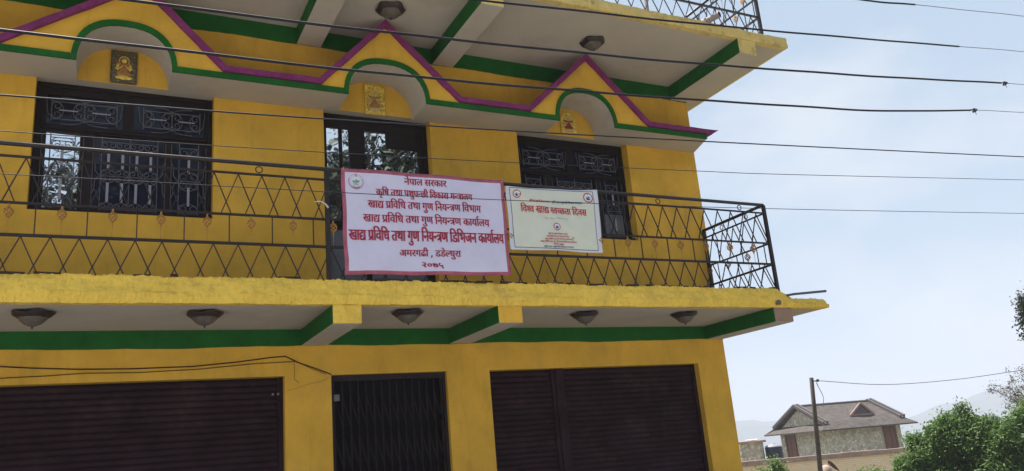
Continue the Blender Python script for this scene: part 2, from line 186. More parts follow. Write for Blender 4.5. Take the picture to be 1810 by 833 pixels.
# ------------------------------------------------------------------ materials
def mat(name, base, rough=.7, metal=0., var=0.08, vscale=3., bump=.0, bscale=60., dirt=None, dirtamt=.0, dscale=2.2, spec=.15, streak=0., world=False, coarse=0., cscale=6., bdist=.01):
    m = bpy.data.materials.new(name); m.use_nodes = True; n = m.node_tree.nodes; l = m.node_tree.links
    p = n['Principled BSDF']; p.inputs['Roughness'].default_value = rough; p.inputs['Metallic'].default_value = metal
    p.inputs['Specular IOR Level'].default_value = spec
    t = n.new('ShaderNodeTexCoord')
    if world:
        gg = n.new('ShaderNodeNewGeometry'); t = type('T', (), {'outputs': {'Object': gg.outputs['Position']}})
    a = n.new('ShaderNodeTexNoise'); a.inputs['Scale'].default_value = vscale; a.inputs['Detail'].default_value = 8; a.inputs['Roughness'].default_value = .65
    l.new(t.outputs['Object'], a.inputs['Vector'])
    r = n.new('ShaderNodeMapRange'); r.inputs[1].default_value = .3; r.inputs[2].default_value = .7; r.inputs[3].default_value = 1 - var; r.inputs[4].default_value = 1 + var
    l.new(a.outputs['Fac'], r.inputs[0])
    c = n.new('ShaderNodeMixRGB'); c.blend_type = 'MULTIPLY'; c.inputs[0].default_value = 1; c.inputs[1].default_value = (*base, 1)
    l.new(r.outputs[0], c.inputs[2]); out = c.outputs[0]
    if dirt:
        d = n.new('ShaderNodeTexNoise'); d.inputs['Scale'].default_value = dscale; d.inputs['Detail'].default_value = 10; d.inputs['Roughness'].default_value = .72
        l.new(t.outputs['Object'], d.inputs['Vector'])
        q = n.new('ShaderNodeMapRange'); q.inputs[1].default_value = .53; q.inputs[2].default_value = .72; q.inputs[3].default_value = 0; q.inputs[4].default_value = dirtamt
        l.new(d.outputs['Fac'], q.inputs[0])
        x = n.new('ShaderNodeMixRGB'); l.new(q.outputs[0], x.inputs[0]); l.new(out, x.inputs[1]); x.inputs[2].default_value = (*dirt, 1); out = x.outputs[0]
    if streak:
        g_ = n.new('ShaderNodeMapping'); g_.inputs['Scale'].default_value = (2.6, 2.6, .5); l.new(t.outputs['Object'], g_.inputs['Vector'])
        d = n.new('ShaderNodeTexNoise'); d.inputs['Scale'].default_value = 2.0; d.inputs['Detail'].default_value = 9; d.inputs['Roughness'].default_value = .7; l.new(g_.outputs[0], d.inputs['Vector'])
        q = n.new('ShaderNodeMapRange'); q.inputs[1].default_value = .52; q.inputs[2].default_value = .74; q.inputs[3].default_value = 0; q.inputs[4].default_value = streak
        l.new(d.outputs['Fac'], q.inputs[0])
        x = n.new('ShaderNodeMixRGB'); x.blend_type = 'MULTIPLY'; l.new(q.outputs[0], x.inputs[0]); l.new(out, x.inputs[1]); x.inputs[2].default_value = (.42, .36, .30, 1); out = x.outputs[0]
    l.new(out, p.inputs['Base Color'])
    if bump or coarse:
        b = n.new('ShaderNodeTexNoise'); b.inputs['Scale'].default_value = bscale; b.inputs['Detail'].default_value = 6
        l.new(t.outputs['Object'], b.inputs['Vector'])
        h = n.new('ShaderNodeTexNoise'); h.inputs['Scale'].default_value = cscale; h.inputs['Detail'].default_value = 4
        l.new(t.outputs['Object'], h.inputs['Vector'])
        ad = n.new('ShaderNodeMath'); ad.operation = 'MULTIPLY_ADD'; ad.inputs[1].default_value = coarse
        l.new(h.outputs['Fac'], ad.inputs[0])
        mu = n.new('ShaderNodeMath'); mu.operation = 'MULTIPLY'; mu.inputs[1].default_value = bump; l.new(b.outputs['Fac'], mu.inputs[0]); l.new(mu.outputs[0], ad.inputs[2])
        bm = n.new('ShaderNodeBump'); bm.inputs['Strength'].default_value = 1.; bm.inputs['Distance'].default_value = bdist
        l.new(ad.outputs[0], bm.inputs['Height']); l.new(bm.outputs[0], p.inputs['Normal'])
    return m
M = {}
M['wall'] = mat('ochre_wall_paint', (.74, .43, .06), .8, var=.16, streak=.32, vscale=1.6, bump=.35, bscale=90, dirt=(.40, .24, .09), dirtamt=.5, dscale=1.1, coarse=.5, cscale=3)
M['fascia'] = mat('yellow_plaster_paint', (.86, .58, .10), .75, streak=.25, var=.12, vscale=4, bump=.6, bscale=55, dirt=(.42, .24, .10), dirtamt=.5, dscale=3.2, coarse=4.5, cscale=13)
M['fascia_up'] = mat('pale_yellow_stained_plaster', (.72, .54, .20), .75, streak=.5, var=.12, vscale=5, bump=.6, bscale=60, dirt=(.16, .12, .09), dirtamt=.75, dscale=6.5, coarse=1.2, cscale=9)
M['soffit'] = mat('soffit_whitewash', (.50, .45, .40), .85, var=.06, vscale=2, bump=.3, bscale=80, dirt=(.36, .31, .25), dirtamt=.55, dscale=1.1)
M['green'] = mat('green_trim_paint', (.012, .112, .018), .7, dirt=(.05, .16, .05), dirtamt=.35, dscale=5, var=.22, streak=.3, vscale=4, bump=.25, bscale=70)
M['pink'] = mat('magenta_trim_paint', (.215, .036, .150), .75, dirt=(.34, .16, .26), dirtamt=.35, dscale=7, var=.22, streak=.3, vscale=6, bump=.5, bscale=60, coarse=1.2, cscale=10)
M['rail'] = mat('black_enamel_steel', (.026, .020, .026), .45, .1, var=.25, vscale=20, spec=.35, dirt=(.07, .035, .025), dirtamt=.5, dscale=9)
M['sleeve'] = mat('cable_sleeve', (.012, .012, .022), .62, var=.1, spec=.25)
M['bare'] = mat('bare_wire', (.10, .10, .12), .4, .6, var=.1)
M['gold'] = mat('gold_paint_metal', (.44, .23, .07), .5, .1, var=.3, vscale=40)
M['frame'] = mat('dark_window_wood', (.022, .016, .018), .55, var=.25, vscale=14, bump=.3, bscale=80)
M['grille'] = mat('grey_painted_iron', (.13, .125, .15), .5, .1, var=.15, vscale=30)
M['flat'] = mat('pale_flat_iron', (.32, .31, .38), .5, .1, var=.12, vscale=30)
M['shutter'] = mat('dark_brown_shutter_steel', (.030, .014, .019), .7, .0, var=.35, vscale=3, bump=.15, bscale=90, dirt=(.075, .05, .05), dirtamt=.65, dscale=2.2, spec=.12, world=True)
M['gate'] = mat('dark_gate_steel', (.030, .022, .029), .6, .1, var=.3, vscale=9, world=True)
M['panel'] = mat('grey_blue_sheet', (.16, .17, .20), .5, var=.15, vscale=5)
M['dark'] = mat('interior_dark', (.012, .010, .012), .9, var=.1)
M['vinyl'] = mat('lavender_white_vinyl', (.64, .62, .84), .5, var=.07, vscale=3, coarse=2.2, cscale=5)
M['vborder'] = mat('faded_crimson_border', (.40, .11, .17), .55, var=.28, vscale=9)
M['ink'] = mat('crimson_print_ink', (.36, .022, .055), .5, var=.15, vscale=25)
M['vinyl2'] = mat('pale_green_cream_vinyl', (.68, .71, .64), .32, var=.05, vscale=4)
M['vmargin'] = mat('white_vinyl_margin', (.66, .68, .78), .35, var=.04)
M['navy'] = mat('navy_print_ink', (.03, .04, .20), .5, var=.1)
M['red'] = mat('red_print_ink', (.52, .03, .06), .5, var=.1)
M['greyink'] = mat('grey_print_ink', (.20, .20, .22), .5, var=.1)
M['bluep'] = mat('blue_print', (.10, .20, .50), .5, var=.1)
M['whitep'] = mat('white_print', (.72, .73, .78), .5, var=.05)
M['teal'] = mat('teal_print', (.16, .34, .36), .5, var=.1)
M['glassbowl'] = mat('frosted_beige_glass', (.12, .105, .09), .35, var=.25, vscale=25, bump=.4, bscale=40)
M['lampmetal'] = mat('bronze_lamp_metal', (.06, .045, .045), .45, .5, var=.2, vscale=30)
M['pipe'] = mat('grey_plastic_pipe', (.30, .26, .28), .5, var=.1)
M['cord'] = mat('white_cord', (.6, .6, .6), .6)
M['brown_cable'] = mat('brown_wall_cable', (.07, .03, .02), .6)
M['tileA'] = mat('glazed_dark_tile', (.12, .10, .07), .3, var=.8, vscale=45, dirt=(.10, .16, .05), dirtamt=.8, dscale=26)
M['tileB'] = mat('glazed_gold_tile', (.85, .62, .12), .3, .25, var=.5, vscale=30, dirt=(.30, .18, .04), dirtamt=.7, dscale=22, coarse=2.5, cscale=30)
M['tileC'] = mat('glazed_cream_tile', (.60, .46, .20), .28, var=.35, vscale=40, dirt=(.25, .12, .04), dirtamt=.7, dscale=30)
M['tred'] = mat('tile_red_glaze', (.32, .06, .05), .3, var=.3, vscale=40)
M['tgreen'] = mat('tile_green_glaze', (.09, .15, .05), .3, var=.4, vscale=40)
M['torange'] = mat('tile_orange_glaze', (.42, .20, .08), .3, var=.3, vscale=40)
M['conc'] = mat('grey_concrete', (.30, .28, .27), .85, var=.15, vscale=3, bump=.6, bscale=30)
M['asphalt'] = mat('dusty_street', (.36, .35, .33), .9, var=.25, vscale=1.5, bump=1., bscale=40)
M['door'] = mat('red_brown_wood', (.15, .07, .05), .6, var=.25, vscale=8)
M['tank'] = mat('dark_blue_plastic', (.035, .045, .07), .4, var=.1)
M['wood'] = mat('weathered_pole_wood', (.085, .07, .065), .8, var=.3, vscale=6, bump=.8, bscale=30)
M['bark'] = mat('bark', (.07, .05, .035), .9, var=.3, vscale=6, bump=1., bscale=25)
M['leafdry'] = mat('dry_brown_leaf', (.11, .06, .045), .8, var=.25, vscale=8)
M['sack'] = mat('dusty_beige_cloth', (.36, .27, .22), .9, var=.1, vscale=5)

def glass(name, refl, tint):
    m = bpy.data.materials.new(name); m.use_nodes = True; n = m.node_tree.nodes; l = m.node_tree.links
    p = n['Principled BSDF']; p.inputs['Base Color'].default_value = (*tint, 1); p.inputs['Roughness'].default_value = .5; p.inputs['Specular IOR Level'].default_value = .12
    g = n.new('ShaderNodeBsdfGlossy'); g.inputs['Roughness'].default_value = .012; g.inputs['Color'].default_value = (.93, .97, 1, 1)
    t = n.new('ShaderNodeTexCoord'); a = n.new('ShaderNodeTexNoise'); a.inputs['Scale'].default_value = 2.2; l.new(t.outputs['Object'], a.inputs['Vector'])
    b = n.new('ShaderNodeBump'); b.inputs['Strength'].default_value = .25; b.inputs['Distance'].default_value = .01; l.new(a.outputs['Fac'], b.inputs['Height']); l.new(b.outputs[0], g.inputs['Normal'])
    x = n.new('ShaderNodeMixShader'); x.inputs[0].default_value = refl
    l.new(p.outputs[0], x.inputs[1]); l.new(g.outputs[0], x.inputs[2]); l.new(x.outputs[0], n['Material Output'].inputs['Surface'])
    return m
M['glass'] = glass('coated_window_glass', .88, (.012, .016, .03)); M['glass2'] = glass('dull_dark_glass', .02, (.010, .013, .032))

def leafmat(name, c1, c2, trans=.25):
    m = bpy.data.materials.new(name); m.use_nodes = True; n = m.node_tree.nodes; l = m.node_tree.links
    p = n['Principled BSDF']; p.inputs['Roughness'].default_value = .55; p.inputs['Specular IOR Level'].default_value = .25
    g = n.new('ShaderNodeNewGeometry'); r = n.new('ShaderNodeMixRGB'); r.inputs[1].default_value = (*c1, 1); r.inputs[2].default_value = (*c2, 1)
    l.new(g.outputs['Random Per Island'], r.inputs[0]); l.new(r.outputs[0], p.inputs['Base Color'])
    t = n.new('ShaderNodeBsdfTranslucent'); l.new(r.outputs[0], t.inputs['Color'])
    x = n.new('ShaderNodeMixShader'); x.inputs[0].default_value = trans
    l.new(p.outputs[0], x.inputs[1]); l.new(t.outputs[0], x.inputs[2]); l.new(x.outputs[0], n['Material Output'].inputs['Surface'])
    return m
M['leaf'] = leafmat('bright_bush_leaves', (.04, .095, .022), (.15, .24, .06), .42)
M['leaf_dk'] = leafmat('dark_tree_leaves', (.010, .016, .008), (.020, .030, .012), .02)  # silhouette darkness of the mirrored crowns put into the leaf colour
M['leaf_br'] = leafmat('sparse_brown_leaves', (.08, .06, .045), (.12, .11, .06), .2)

def stonemat(name, c1, c2, joint, scale, bumpd=.03):
    m = bpy.data.materials.new(name); m.use_nodes = True; n = m.node_tree.nodes; l = m.node_tree.links
    p = n['Principled BSDF']; p.inputs['Roughness'].default_value = .85
    t = n.new('ShaderNodeTexCoord'); v = n.new('ShaderNodeTexVoronoi'); v.inputs['Scale'].default_value = scale
    nz = n.new('ShaderNodeTexNoise'); nz.inputs['Scale'].default_value = 3; mm = n.new('ShaderNodeMixRGB'); mm.inputs[0].default_value = .22
    l.new(t.outputs['Object'], nz.inputs['Vector']); l.new(t.outputs['Object'], mm.inputs[1]); l.new(nz.outputs['Color'], mm.inputs[2])
    l.new(mm.outputs[0], v.inputs['Vector'])
    h = n.new('ShaderNodeSeparateColor'); l.new(v.outputs['Color'], h.inputs[0])
    c = n.new('ShaderNodeMixRGB'); c.inputs[1].default_value = (*c1, 1); c.inputs[2].default_value = (*c2, 1); l.new(h.outputs[0], c.inputs[0])
    v2 = n.new('ShaderNodeTexVoronoi'); v2.feature = 'DISTANCE_TO_EDGE'; v2.inputs['Scale'].default_value = scale; l.new(mm.outputs[0], v2.inputs['Vector'])
    r = n.new('ShaderNodeMapRange'); r.inputs[1].default_value = .0; r.inputs[2].default_value = .16; l.new(v2.outputs['Distance'], r.inputs[0])
    d = n.new('ShaderNodeMixRGB'); d.inputs[1].default_value = (*joint, 1); l.new(r.outputs[0], d.inputs[0]); l.new(c.outputs[0], d.inputs[2])
    l.new(d.outputs[0], p.inputs['Base Color'])
    b = n.new('ShaderNodeBump'); b.inputs['Distance'].default_value = bumpd; l.new(r.outputs[0], b.inputs['Height']); l.new(b.outputs[0], p.inputs['Normal'])
    return m
M['stone'] = stonemat('rubble_stone', (.32, .29, .24), (.72, .66, .55), (.40, .36, .30), 6.5)
M['roof'] = mat('weathered_roof_slate', (.075, .064, .060), .8, var=.35, vscale=2.5, bump=1.5, bscale=14, coarse=3, cscale=3)
M['verge'] = mat('dark_verge_concrete', (.10, .088, .09), .8, var=.2, vscale=4)
M['dormer'] = mat('reddish_dormer_plaster', (.24, .16, .145), .8, var=.15, vscale=4)
def brickmat():
    m = bpy.data.materials.new('yellow_brick'); m.use_nodes = True; n = m.node_tree.nodes; l = m.node_tree.links
    p = n['Principled BSDF']; p.inputs['Roughness'].default_value = .85
    t = n.new('ShaderNodeTexCoord'); b = n.new('ShaderNodeTexBrick'); b.inputs['Scale'].default_value = 1.0
    b.inputs['Brick Width'].default_value = .24; b.inputs['Row Height'].default_value = .075; b.inputs['Mortar Size'].default_value = .012
    b.inputs['Color1'].default_value = (.88, .64, .42, 1); b.inputs['Color2'].default_value = (.90, .72, .52, 1); b.inputs['Mortar'].default_value = (.74, .60, .46, 1)
    s = n.new('ShaderNodeSeparateXYZ'); c = n.new('ShaderNodeCombineXYZ'); l.new(t.outputs['Object'], s.inputs[0]); l.new(s.outputs[0], c.inputs[0]); l.new(s.outputs[2], c.inputs[1])
    l.new(c.outputs[0], b.inputs['Vector']); l.new(b.outputs['Color'], p.inputs['Base Color'])
    u = n.new('ShaderNodeBump'); u.inputs['Distance'].default_value = .01; l.new(b.outputs['Fac'], u.inputs['Height']); u.invert = True; l.new(u.outputs[0], p.inputs['Normal'])
    return m
M['brick'] = brickmat()
M['coping'] = mat('reddish_stone_coping', (.33, .24, .21), .85, var=.2, vscale=3)
M['earth'] = mat('dry_grassy_earth', (.13, .12, .07), .95, var=.4, vscale=.6, bump=2, bscale=8)
M['hill'] = mat('forested_hillside', (.045, .058, .052), .95, var=.5, vscale=.012, bump=0)

# ------------------------------------------------------------------ ground and far hills
def vnoise(x, y, seed=0):
    return (np.sin(x * 1.7 + seed) * np.cos(y * 1.3 - seed) + .5 * np.sin(x * 3.9 + y * 2.7 + seed * 2) + .25 * np.sin(x * 8.3 - y * 7.1 + seed))
def sstep(a, b, x):
    t = np.clip((x - a) / (b - a), 0, 1); return t * t * (3 - 2 * t)
def polar(name, m, radii, naz, fz, az0=0, az1=360, **k):
    az = np.radians(np.linspace(az0, az1, naz)); A, Rr = np.meshgrid(az, radii)
    X = 1 + Rr * np.sin(A); Y = -9 + Rr * np.cos(A); Z = fz(X, Y, Rr, A)
    V = np.stack([X, Y, Z], -1).reshape(-1, 3); nr = len(radii); F = []
    for i in range(nr - 1):
        for j in range(naz - 1):
            a = i * naz + j; F.append((a, a + naz, a + naz + 1, a + 1))
    mb = MB(); mb.v = [tuple(q) for q in V.tolist()]; mb.f = F; mb.m = [0] * len(F)
    return mb.build(name, m, None, smooth=True, **k)
def gz(X, Y, Rr, A):
    z = -2.5 * sstep(11, 22, X) * sstep(-30, 0, X)
    z = z - 75 * sstep(90, 700, Rr)
    z = z + .04 * vnoise(X * .3, Y * .3) * sstep(12, 30, Rr)
    return z
rad = np.concatenate([[0.0], np.geomspace(1.0, 5200, 90)])
polar('ground', M['earth'], rad, 145, gz, kind='structure')
# near street sheet (asphalt) along the facade
mb = MB(); mb.box(-30, 10.5, -12.0, -2.2, -.05, .004); mb.build('street', M['asphalt'], None, kind='structure')
mb = MB(); mb.box(-30, 10.2, -2.2, 0.0, -.05, .14); bevel(mb.build('pavement', M['conc'], None, kind='structure'), .015)
PXAZ = [(1200, 37.0), (1300, 41.8), (1365, 44.4), (1500, 49.3), (1592, 52.3), (1649, 54.1), (1707, 55.8), (1764, 57.4), (1810, 58.6), (2000, 63.6)]
def hz(prof, r0, r1, base):
    a = [p[0] for p in prof]; h = [p[1] for p in prof]
    def f(X, Y, Rr, A):
        H = np.interp(np.degrees(A), a, h)
        H = H + 3.0 * vnoise(np.degrees(A) * 1.3, Rr * .003, 2.) + 1.3 * vnoise(np.degrees(A) * 5.3, Rr * .01, 5.)
        t = sstep(r0, r1, Rr)
        return base + (H - base) * t + 7 * vnoise(X * .01, Y * .01, 1.) * t * (1 - t) * 4 - 150 * sstep(r1, r1 + 900, Rr)
    return f
polar('hills', M['hill'], np.linspace(1300, 3300, 36), 260, hz([(-20, 30), (20, 45), (41.8, 42), (44.4, 36), (47, 26), (49.3, 18), (52.3, 16), (54.1, 36), (55.8, 49), (57.4, 59), (58.6, 63), (63, 72), (80, 75), (120, 60)], 1300, 2200, -80), -30, 130, kind='structure')

# ------------------------------------------------------------------ the building
B = thing('building', (4.5, 0, 0), 'yellow two-storey shop building with green and magenta trim, shuttered ground floor and railed balcony', 'building')
XL, XR = -3.6, 9.04
def wall_grid(x0, x1, z0, z1, y0, y1, holes, mfront=0, mhead=1, mrev=0, backz=True):
    mb = MB(); xs = sorted({x0, x1} | {h[i] for h in holes for i in (0, 1)}); zs = sorted({z0, z1} | {h[i] for h in holes for i in (2, 3)})
    # refine
    def ref(a, st):
        o = [a[0]]
        for p, q in zip(a, a[1:]):
            k = max(1, int(round((q - p) / st))); o += [p + (q - p) * i / k for i in range(1, k + 1)]
        return o
    xs = ref(xs, .5); zs = ref(zs, .5)
    def inh(x, z): return any(h[0] < x < h[1] and h[2] < z < h[3] for h in holes)
    C = {}
    for i in range(len(xs) - 1):
        for j in range(len(zs) - 1):
            C[i, j] = not inh((xs[i] + xs[i + 1]) / 2, (zs[j] + zs[j + 1]) / 2)
    for (i, j), s in C.items():
        if not s: continue
        a, b, c, d = xs[i], xs[i + 1], zs[j], zs[j + 1]
        mb.add([(a, y0, c), (b, y0, c), (b, y0, d), (a, y0, d)], [(0, 1, 2, 3)], mfront)
        mb.add([(a, y1, c), (b, y1, c), (b, y1, d), (a, y1, d)], [(3, 2, 1, 0)], mfront)
        if not C.get((i - 1, j), False): mb.add([(a, y0, c), (a, y1, c), (a, y1, d), (a, y0, d)], [(3, 2, 1, 0)], mrev)
        if not C.get((i + 1, j), False): mb.add([(b, y0, c), (b, y1, c), (b, y1, d), (b, y0, d)], [(0, 1, 2, 3)], mrev)
        if not C.get((i, j - 1), False): mb.add([(a, y0, c), (b, y0, c), (b, y1, c), (a, y1, c)], [(3, 2, 1, 0)], mhead)
        if not C.get((i, j + 1), False): mb.add([(a, y0, d), (b, y0, d), (b, y1, d), (a, y1, d)], [(0, 1, 2, 3)], mrev)
    return mb
# openings  (x0,x1,z0,z1)
SH = [(-1.0, 2.855, 0.14, 2.66), (3.362, 4.745, 0.14, 2.655), (5.304, 8.53, 0.14, 2.65)]
WN = [(.342, 2.10, 4.40, 5.872), (3.351, 4.725, 3.30, 5.872), (5.986, 7.79, 4.40, 5.872)]
wall_grid(XL, XR, -.3, 3.168, 0, .26, SH, mhead=0).build('ground_floor_wall', [M['wall'], M['soffit']], B)
wall_grid(XL, XR, 3.168, 6.905, 0, .26, WN).build('upper_floor_wall', [M['wall'], M['soffit']], B)
mb = MB(); mb.box(XR - .25, XR, .26, 8, -2.8, 6.905); mb.box(XL, XL + .25, .26, 8, -2.8, 6.905); mb.box(XL + .25, XR - .25, 7.75, 8, -2.8, 6.905)
mb.build('side_wall', M['wall'], B)
mb = MB(); mb.box(XL + .26, XR - .26, .9, .95, 0, 6.8); mb.build('dark_interior_sheet', M['dark'], B)  # near-black sheet stands in for the unlit rooms behind the openings
def band(z0, z1, seed):
    rg = random.Random(seed); n = 150; xs = [XL + (XR - .003 - XL) * i / n for i in range(n + 1)]; mb = MB()
    lo = [(x, z0 + .006 * math.sin(x * 2.3 + seed) + .004 * math.sin(x * 6.1) + rg.uniform(-.0025, .0025)) for x in xs]; up = [(x, z1) for x in xs]
    for i in range(n):
        a, b, c, d = lo[i], lo[i + 1], up[i + 1], up[i]
        mb.add([(a[0], -.006, a[1]), (b[0], -.006, b[1]), (c[0], -.006, c[1]), (d[0], -.006, d[1]), (a[0], -.0002, a[1]), (b[0], -.0002, b[1])], [(0, 1, 2, 3), (0, 4, 5, 1)])
    mb.build('green_wall_band', M['green'], B)
band(2.982, 3.166, 1); band(6.68, 6.903, 2)
# slabs and beams
def fascia(x0, x1, prof, step, amp, lip, name, m, parent, endcap=True, seed=3, profs=None):
    rg = random.Random(seed); n = int((x1 - x0) / step); mb = MB(); k = len(prof(x0))
    ph = [rg.uniform(0, 6) for _ in range(8)]
    def wv(x): return (math.sin(x * 3.1 + ph[0]) + .7 * math.sin(x * 7.7 + ph[1]) + .55 * math.sin(x * 17.3 + ph[2]) + .35 * math.sin(x * 41 + ph[3])) / 2
    for i in range(n + 1):
        x = x0 + (x1 - x0) * i / n; P = prof(x)
        for j, (y, z) in enumerate(P):
            a = wv(x + j * .35) * amp + rg.uniform(-1, 1) * amp * .5
            t = j / (k - 1)
            mb.v.append((x, y - a * (0 if j in (0, k - 1) else 1), z + (lip * (wv(x * 1.3 + 5) * .6 + rg.uniform(-.5, .5)) * (t if t < .95 else .9) if t > .5 else a * .15)))
    for i in range(n):
        for j in range(k - 1):
            a = i * k + j; mb.f.append((a, a + k, a + k + 1, a + 1)); mb.m.append(0)
    for e in (0, n): 
        q = tuple(e * k + j for j in range(k)); mb.f.append(q if e == n else q[::-1]); mb.m.append(0)
    return mb.build(name, m, parent)
def prof_low(x):
    top = 3.43 if x < 8.9 else (3.43 - (x - 8.9) / .25 * .125 if x < 9.15 else 3.305)
    s = (top - 3.168)
    return [(-1.30, 3.166), (-1.394, 3.166), (-1.399, 3.166 + .22 * s), (-1.398, 3.166 + .34 * s), (-1.385, 3.166 + .42 * s), (-1.366, 3.166 + .6 * s), (-1.345, 3.166 + .8 * s), (-1.325, top - .010), (-1.305, top), (-1.24, top - .004), (-1.18, 3.302)]
SLB = thing('tmp', (0, 0, 0), None, None); bpy.data.objects.remove(SLB)
mb = MB(); mb.box(XL - .6, 9.66, -1.30, 0, 3.169, 3.30, [0, 0, 0, 0, 0, 1]); mb.box(XR + .001, 9.66, 0.0, 8.2, 3.169, 3.30, [0, 0, 0, 0, 0, 1])
slab1 = mb.build('balcony_slab', [M['soffit'], M['conc']], B)
fascia(XL - .6, 9.705, prof_low, .022, .012, .020, 'plaster_kerb', M['fascia'], slab1, seed=4)
mb = MB(); mb.box(9.66, 9.705, -1.29, 8.2, 3.168, 3.30); mb.build('end_fascia', M['fascia'], slab1)
def prof_up(x):
    return [(-1.50, 6.902), (-1.583, 6.902), (-1.588, 6.94), (-1.586, 6.99), (-1.584, 7.03), (-1.575, 7.056), (-1.55, 7.062), (-1.48, 7.062)]
mb = MB(); mb.box(XL - .6, 9.62, -1.50, 8.3, 6.905, 7.055, [0, 0, 0, 0, 0, 1])
slab2 = mb.build('roof_slab', [M['soffit'], M['conc']], B)
fascia(XL - .6, 9.66, prof_up, .028, .006, .010, 'slab_edge', M['fascia_up'], slab2, seed=9)
mb = MB(); mb.box(9.62, 9.66, -1.49, 8.3, 6.904, 7.056); mb.build('end_fascia', M['fascia_up'], slab2)
for x0, x1 in ((-.9, -.6), (3.03, 3.32), (4.80, 5.09), (8.72, 9.038)):
    y0 = -1.386
    mb = MB(); mb.box(x0, x1, y0, -.001, 2.980, 3.167, [2, 0, 0, 0, 1, 1])
    o = mb.build('beam', [M['green'], M['soffit'], (mat('stained_beam_end', (.30, .20, .15), .8, var=.2) if x0 > 8 else M['wall']) if x0 > 4 else M['fascia']], slab1); bevel(o, .012)
    mb = MB(); mb.box(x0 + (.01 if x0 < 8 else 0), x1 + (.02 if x0 < 8 else 0), -1.574, -.001, 6.682, 6.904, [2, 0, 0, 0, 1, 1])
    o = mb.build('beam', [M['green'], M['soffit'], M['fascia_up']], slab2); bevel(o, .008)
# pipes poking out of the slab edges
mb = MB(); mb.tube([(8.16, -1.40, 7.075), (8.30, -1.74, 7.10)], .045, 12); mb.tube([(8.30, -1.735, 7.10), (8.303, -1.742, 7.1)], .036, 12, 1)
mb.build('drain_pipe', [M['pipe'], M['dark']], slab2)
mb = MB(); mb.tube([(8.95, -1.25, 3.33), (9.12, -1.38, 3.345), (9.53, -1.55, 3.355)], .016, 8); mb.build('overflow_pipe', mat('slate_grey_pipe', (.10, .10, .15), .5), slab1)
mb = MB(); mb.lathe([(.0, 0), (.035, 0), (.042, .03), (.03, .055), (0, .06)], (8.80, -1.40, 3.20), 10); mb.build('mortar_patch', mat('grey_mortar', (.16, .13, .13), .8, var=.3, vscale=30), slab1, smooth=True)

# ------------------------------------------------------------------ wavy canopy with gables and arches
ARCH = [(1.163, .448), (4.002, .482), (6.806, .438)]
def lower_pts(off=0., n=18):
    P = [(XL, 5.845 + off)]
    for c, hw in ARCH:
        a = hw + off * (0.75) ; h = .452 + off * 0.9
        pts = []
        for i in range(n + 1):
            t = math.pi - math.pi * i / n
            ct, st = math.cos(t), math.sin(t)
            pts.append((c + a * (abs(ct) ** .82) * (1 if ct > 0 else -1), 5.845 + h * abs(st) ** .88))
        if off > 0: pts = [p for p in pts if p[1] > 5.845 + off * .98]
        # legs stay upright between the band and the arch
        if off > 0:
            P.append((c - a, 5.845 + off)); P += pts; P.append((c + a, 5.845 + off))
        else: P += pts
    return P
KX = [(-3.6, 5.98), (.02, 5.98), (1.30, 6.86), (2.16, 5.985), (3.17, 5.985), (4.00, 6.885), (4.95, 5.985), (5.91, 5.985), (6.89, 6.893), (7.84, 5.985)]
def strip(mb, A, Bp, y0, y1, m):
    "band between two equally long outlines A (lower) and B (upper), front at y0, back at y1"
    n = len(A)
    for i in range(n - 1):
        a, b, c, d = A[i], A[i + 1], Bp[i + 1], Bp[i]
        mb.add([(a[0], y0, a[1]), (b[0], y0, b[1]), (c[0], y0, c[1]), (d[0], y0, d[1]), (a[0], y1, a[1]), (b[0], y1, b[1]), (c[0], y1, c[1]), (d[0], y1, d[1])],
               [(0, 1, 2, 3), (0, 4, 5, 1), (3, 2, 6, 7)], m)
    for i in (0, n - 1):
        a, d = A[i], Bp[i]
        mb.add([(a[0], y0, a[1]), (d[0], y0, d[1]), (d[0], y1, d[1]), (a[0], y1, a[1])], [(0, 1, 2, 3)], m)
CY = -.51
low = lower_pts()
body = [(x, z) for x, z in low] + [(8.86, 5.845), (8.86, 5.93)] + [(x, z - .05) for x, z in reversed(KX)]
mb = MB(); tri = tessellate_polygon([[Vector((x, z, 0)) for x, z in body]])
nb = len(body)
V = [(x, CY, z) for x, z in body] + [(x if x < 8.8 else XR - .004, -.001, z) for x, z in body]
mb.v = V; mb.f = [tuple(t) for t in tri]; mb.m = [0] * len(tri)
for i in range(nb):
    j = (i + 1) % nb
    lowf = i < len(low)
    mb.f.append((i, i + nb, j + nb, j)); mb.m.append(1 if lowf else 0)
can = mb.build('window_canopy', [M['wall'], M['soffit']], B)
bm = bmesh.new(); bm.from_mesh(can.data); bmesh.ops.recalc_face_normals(bm, faces=bm.faces); bm.to_mesh(can.data); bm.free()
# green lower trim : outline pairs
mb = MB()
def arc(c, a, h, n=22):
    o = []
    for i in range(n + 1):
        t = math.pi - math.pi * i / n; ct, st = math.cos(t), math.sin(t)
        o.append((c + a * (abs(ct) ** .82) * (1 if ct > 0 else -1), 5.845 + h * abs(st) ** .88))
    return o
gx = XL; GT = .066
for c, hw in ARCH + [(None, 0)]:
    x1 = (c - hw) if c is not None else 8.86
    strip(mb, [(gx, 5.843), (x1 - (GT * .8 if c is not None else 0), 5.843)], [(gx, 5.843 + GT), (x1 - (GT * .8 if c is not None else 0), 5.843 + GT)], CY - .022, CY + .002, 0)
    if c is not None:
        A = arc(c, hw, .452); O = arc(c, hw + GT * .8, .452 + GT)
        A = [(c - hw, 5.843)] + A[1:-1] + [(c + hw, 5.843)]; O = [(c - hw - GT * .8, 5.843)] + O[1:-1] + [(c + hw + GT * .8, 5.843)]
        strip(mb, A, O, CY - .0225, CY + .002, 0); gx = c + hw + GT * .8
mb.build('green_moulding', M['green'], can)
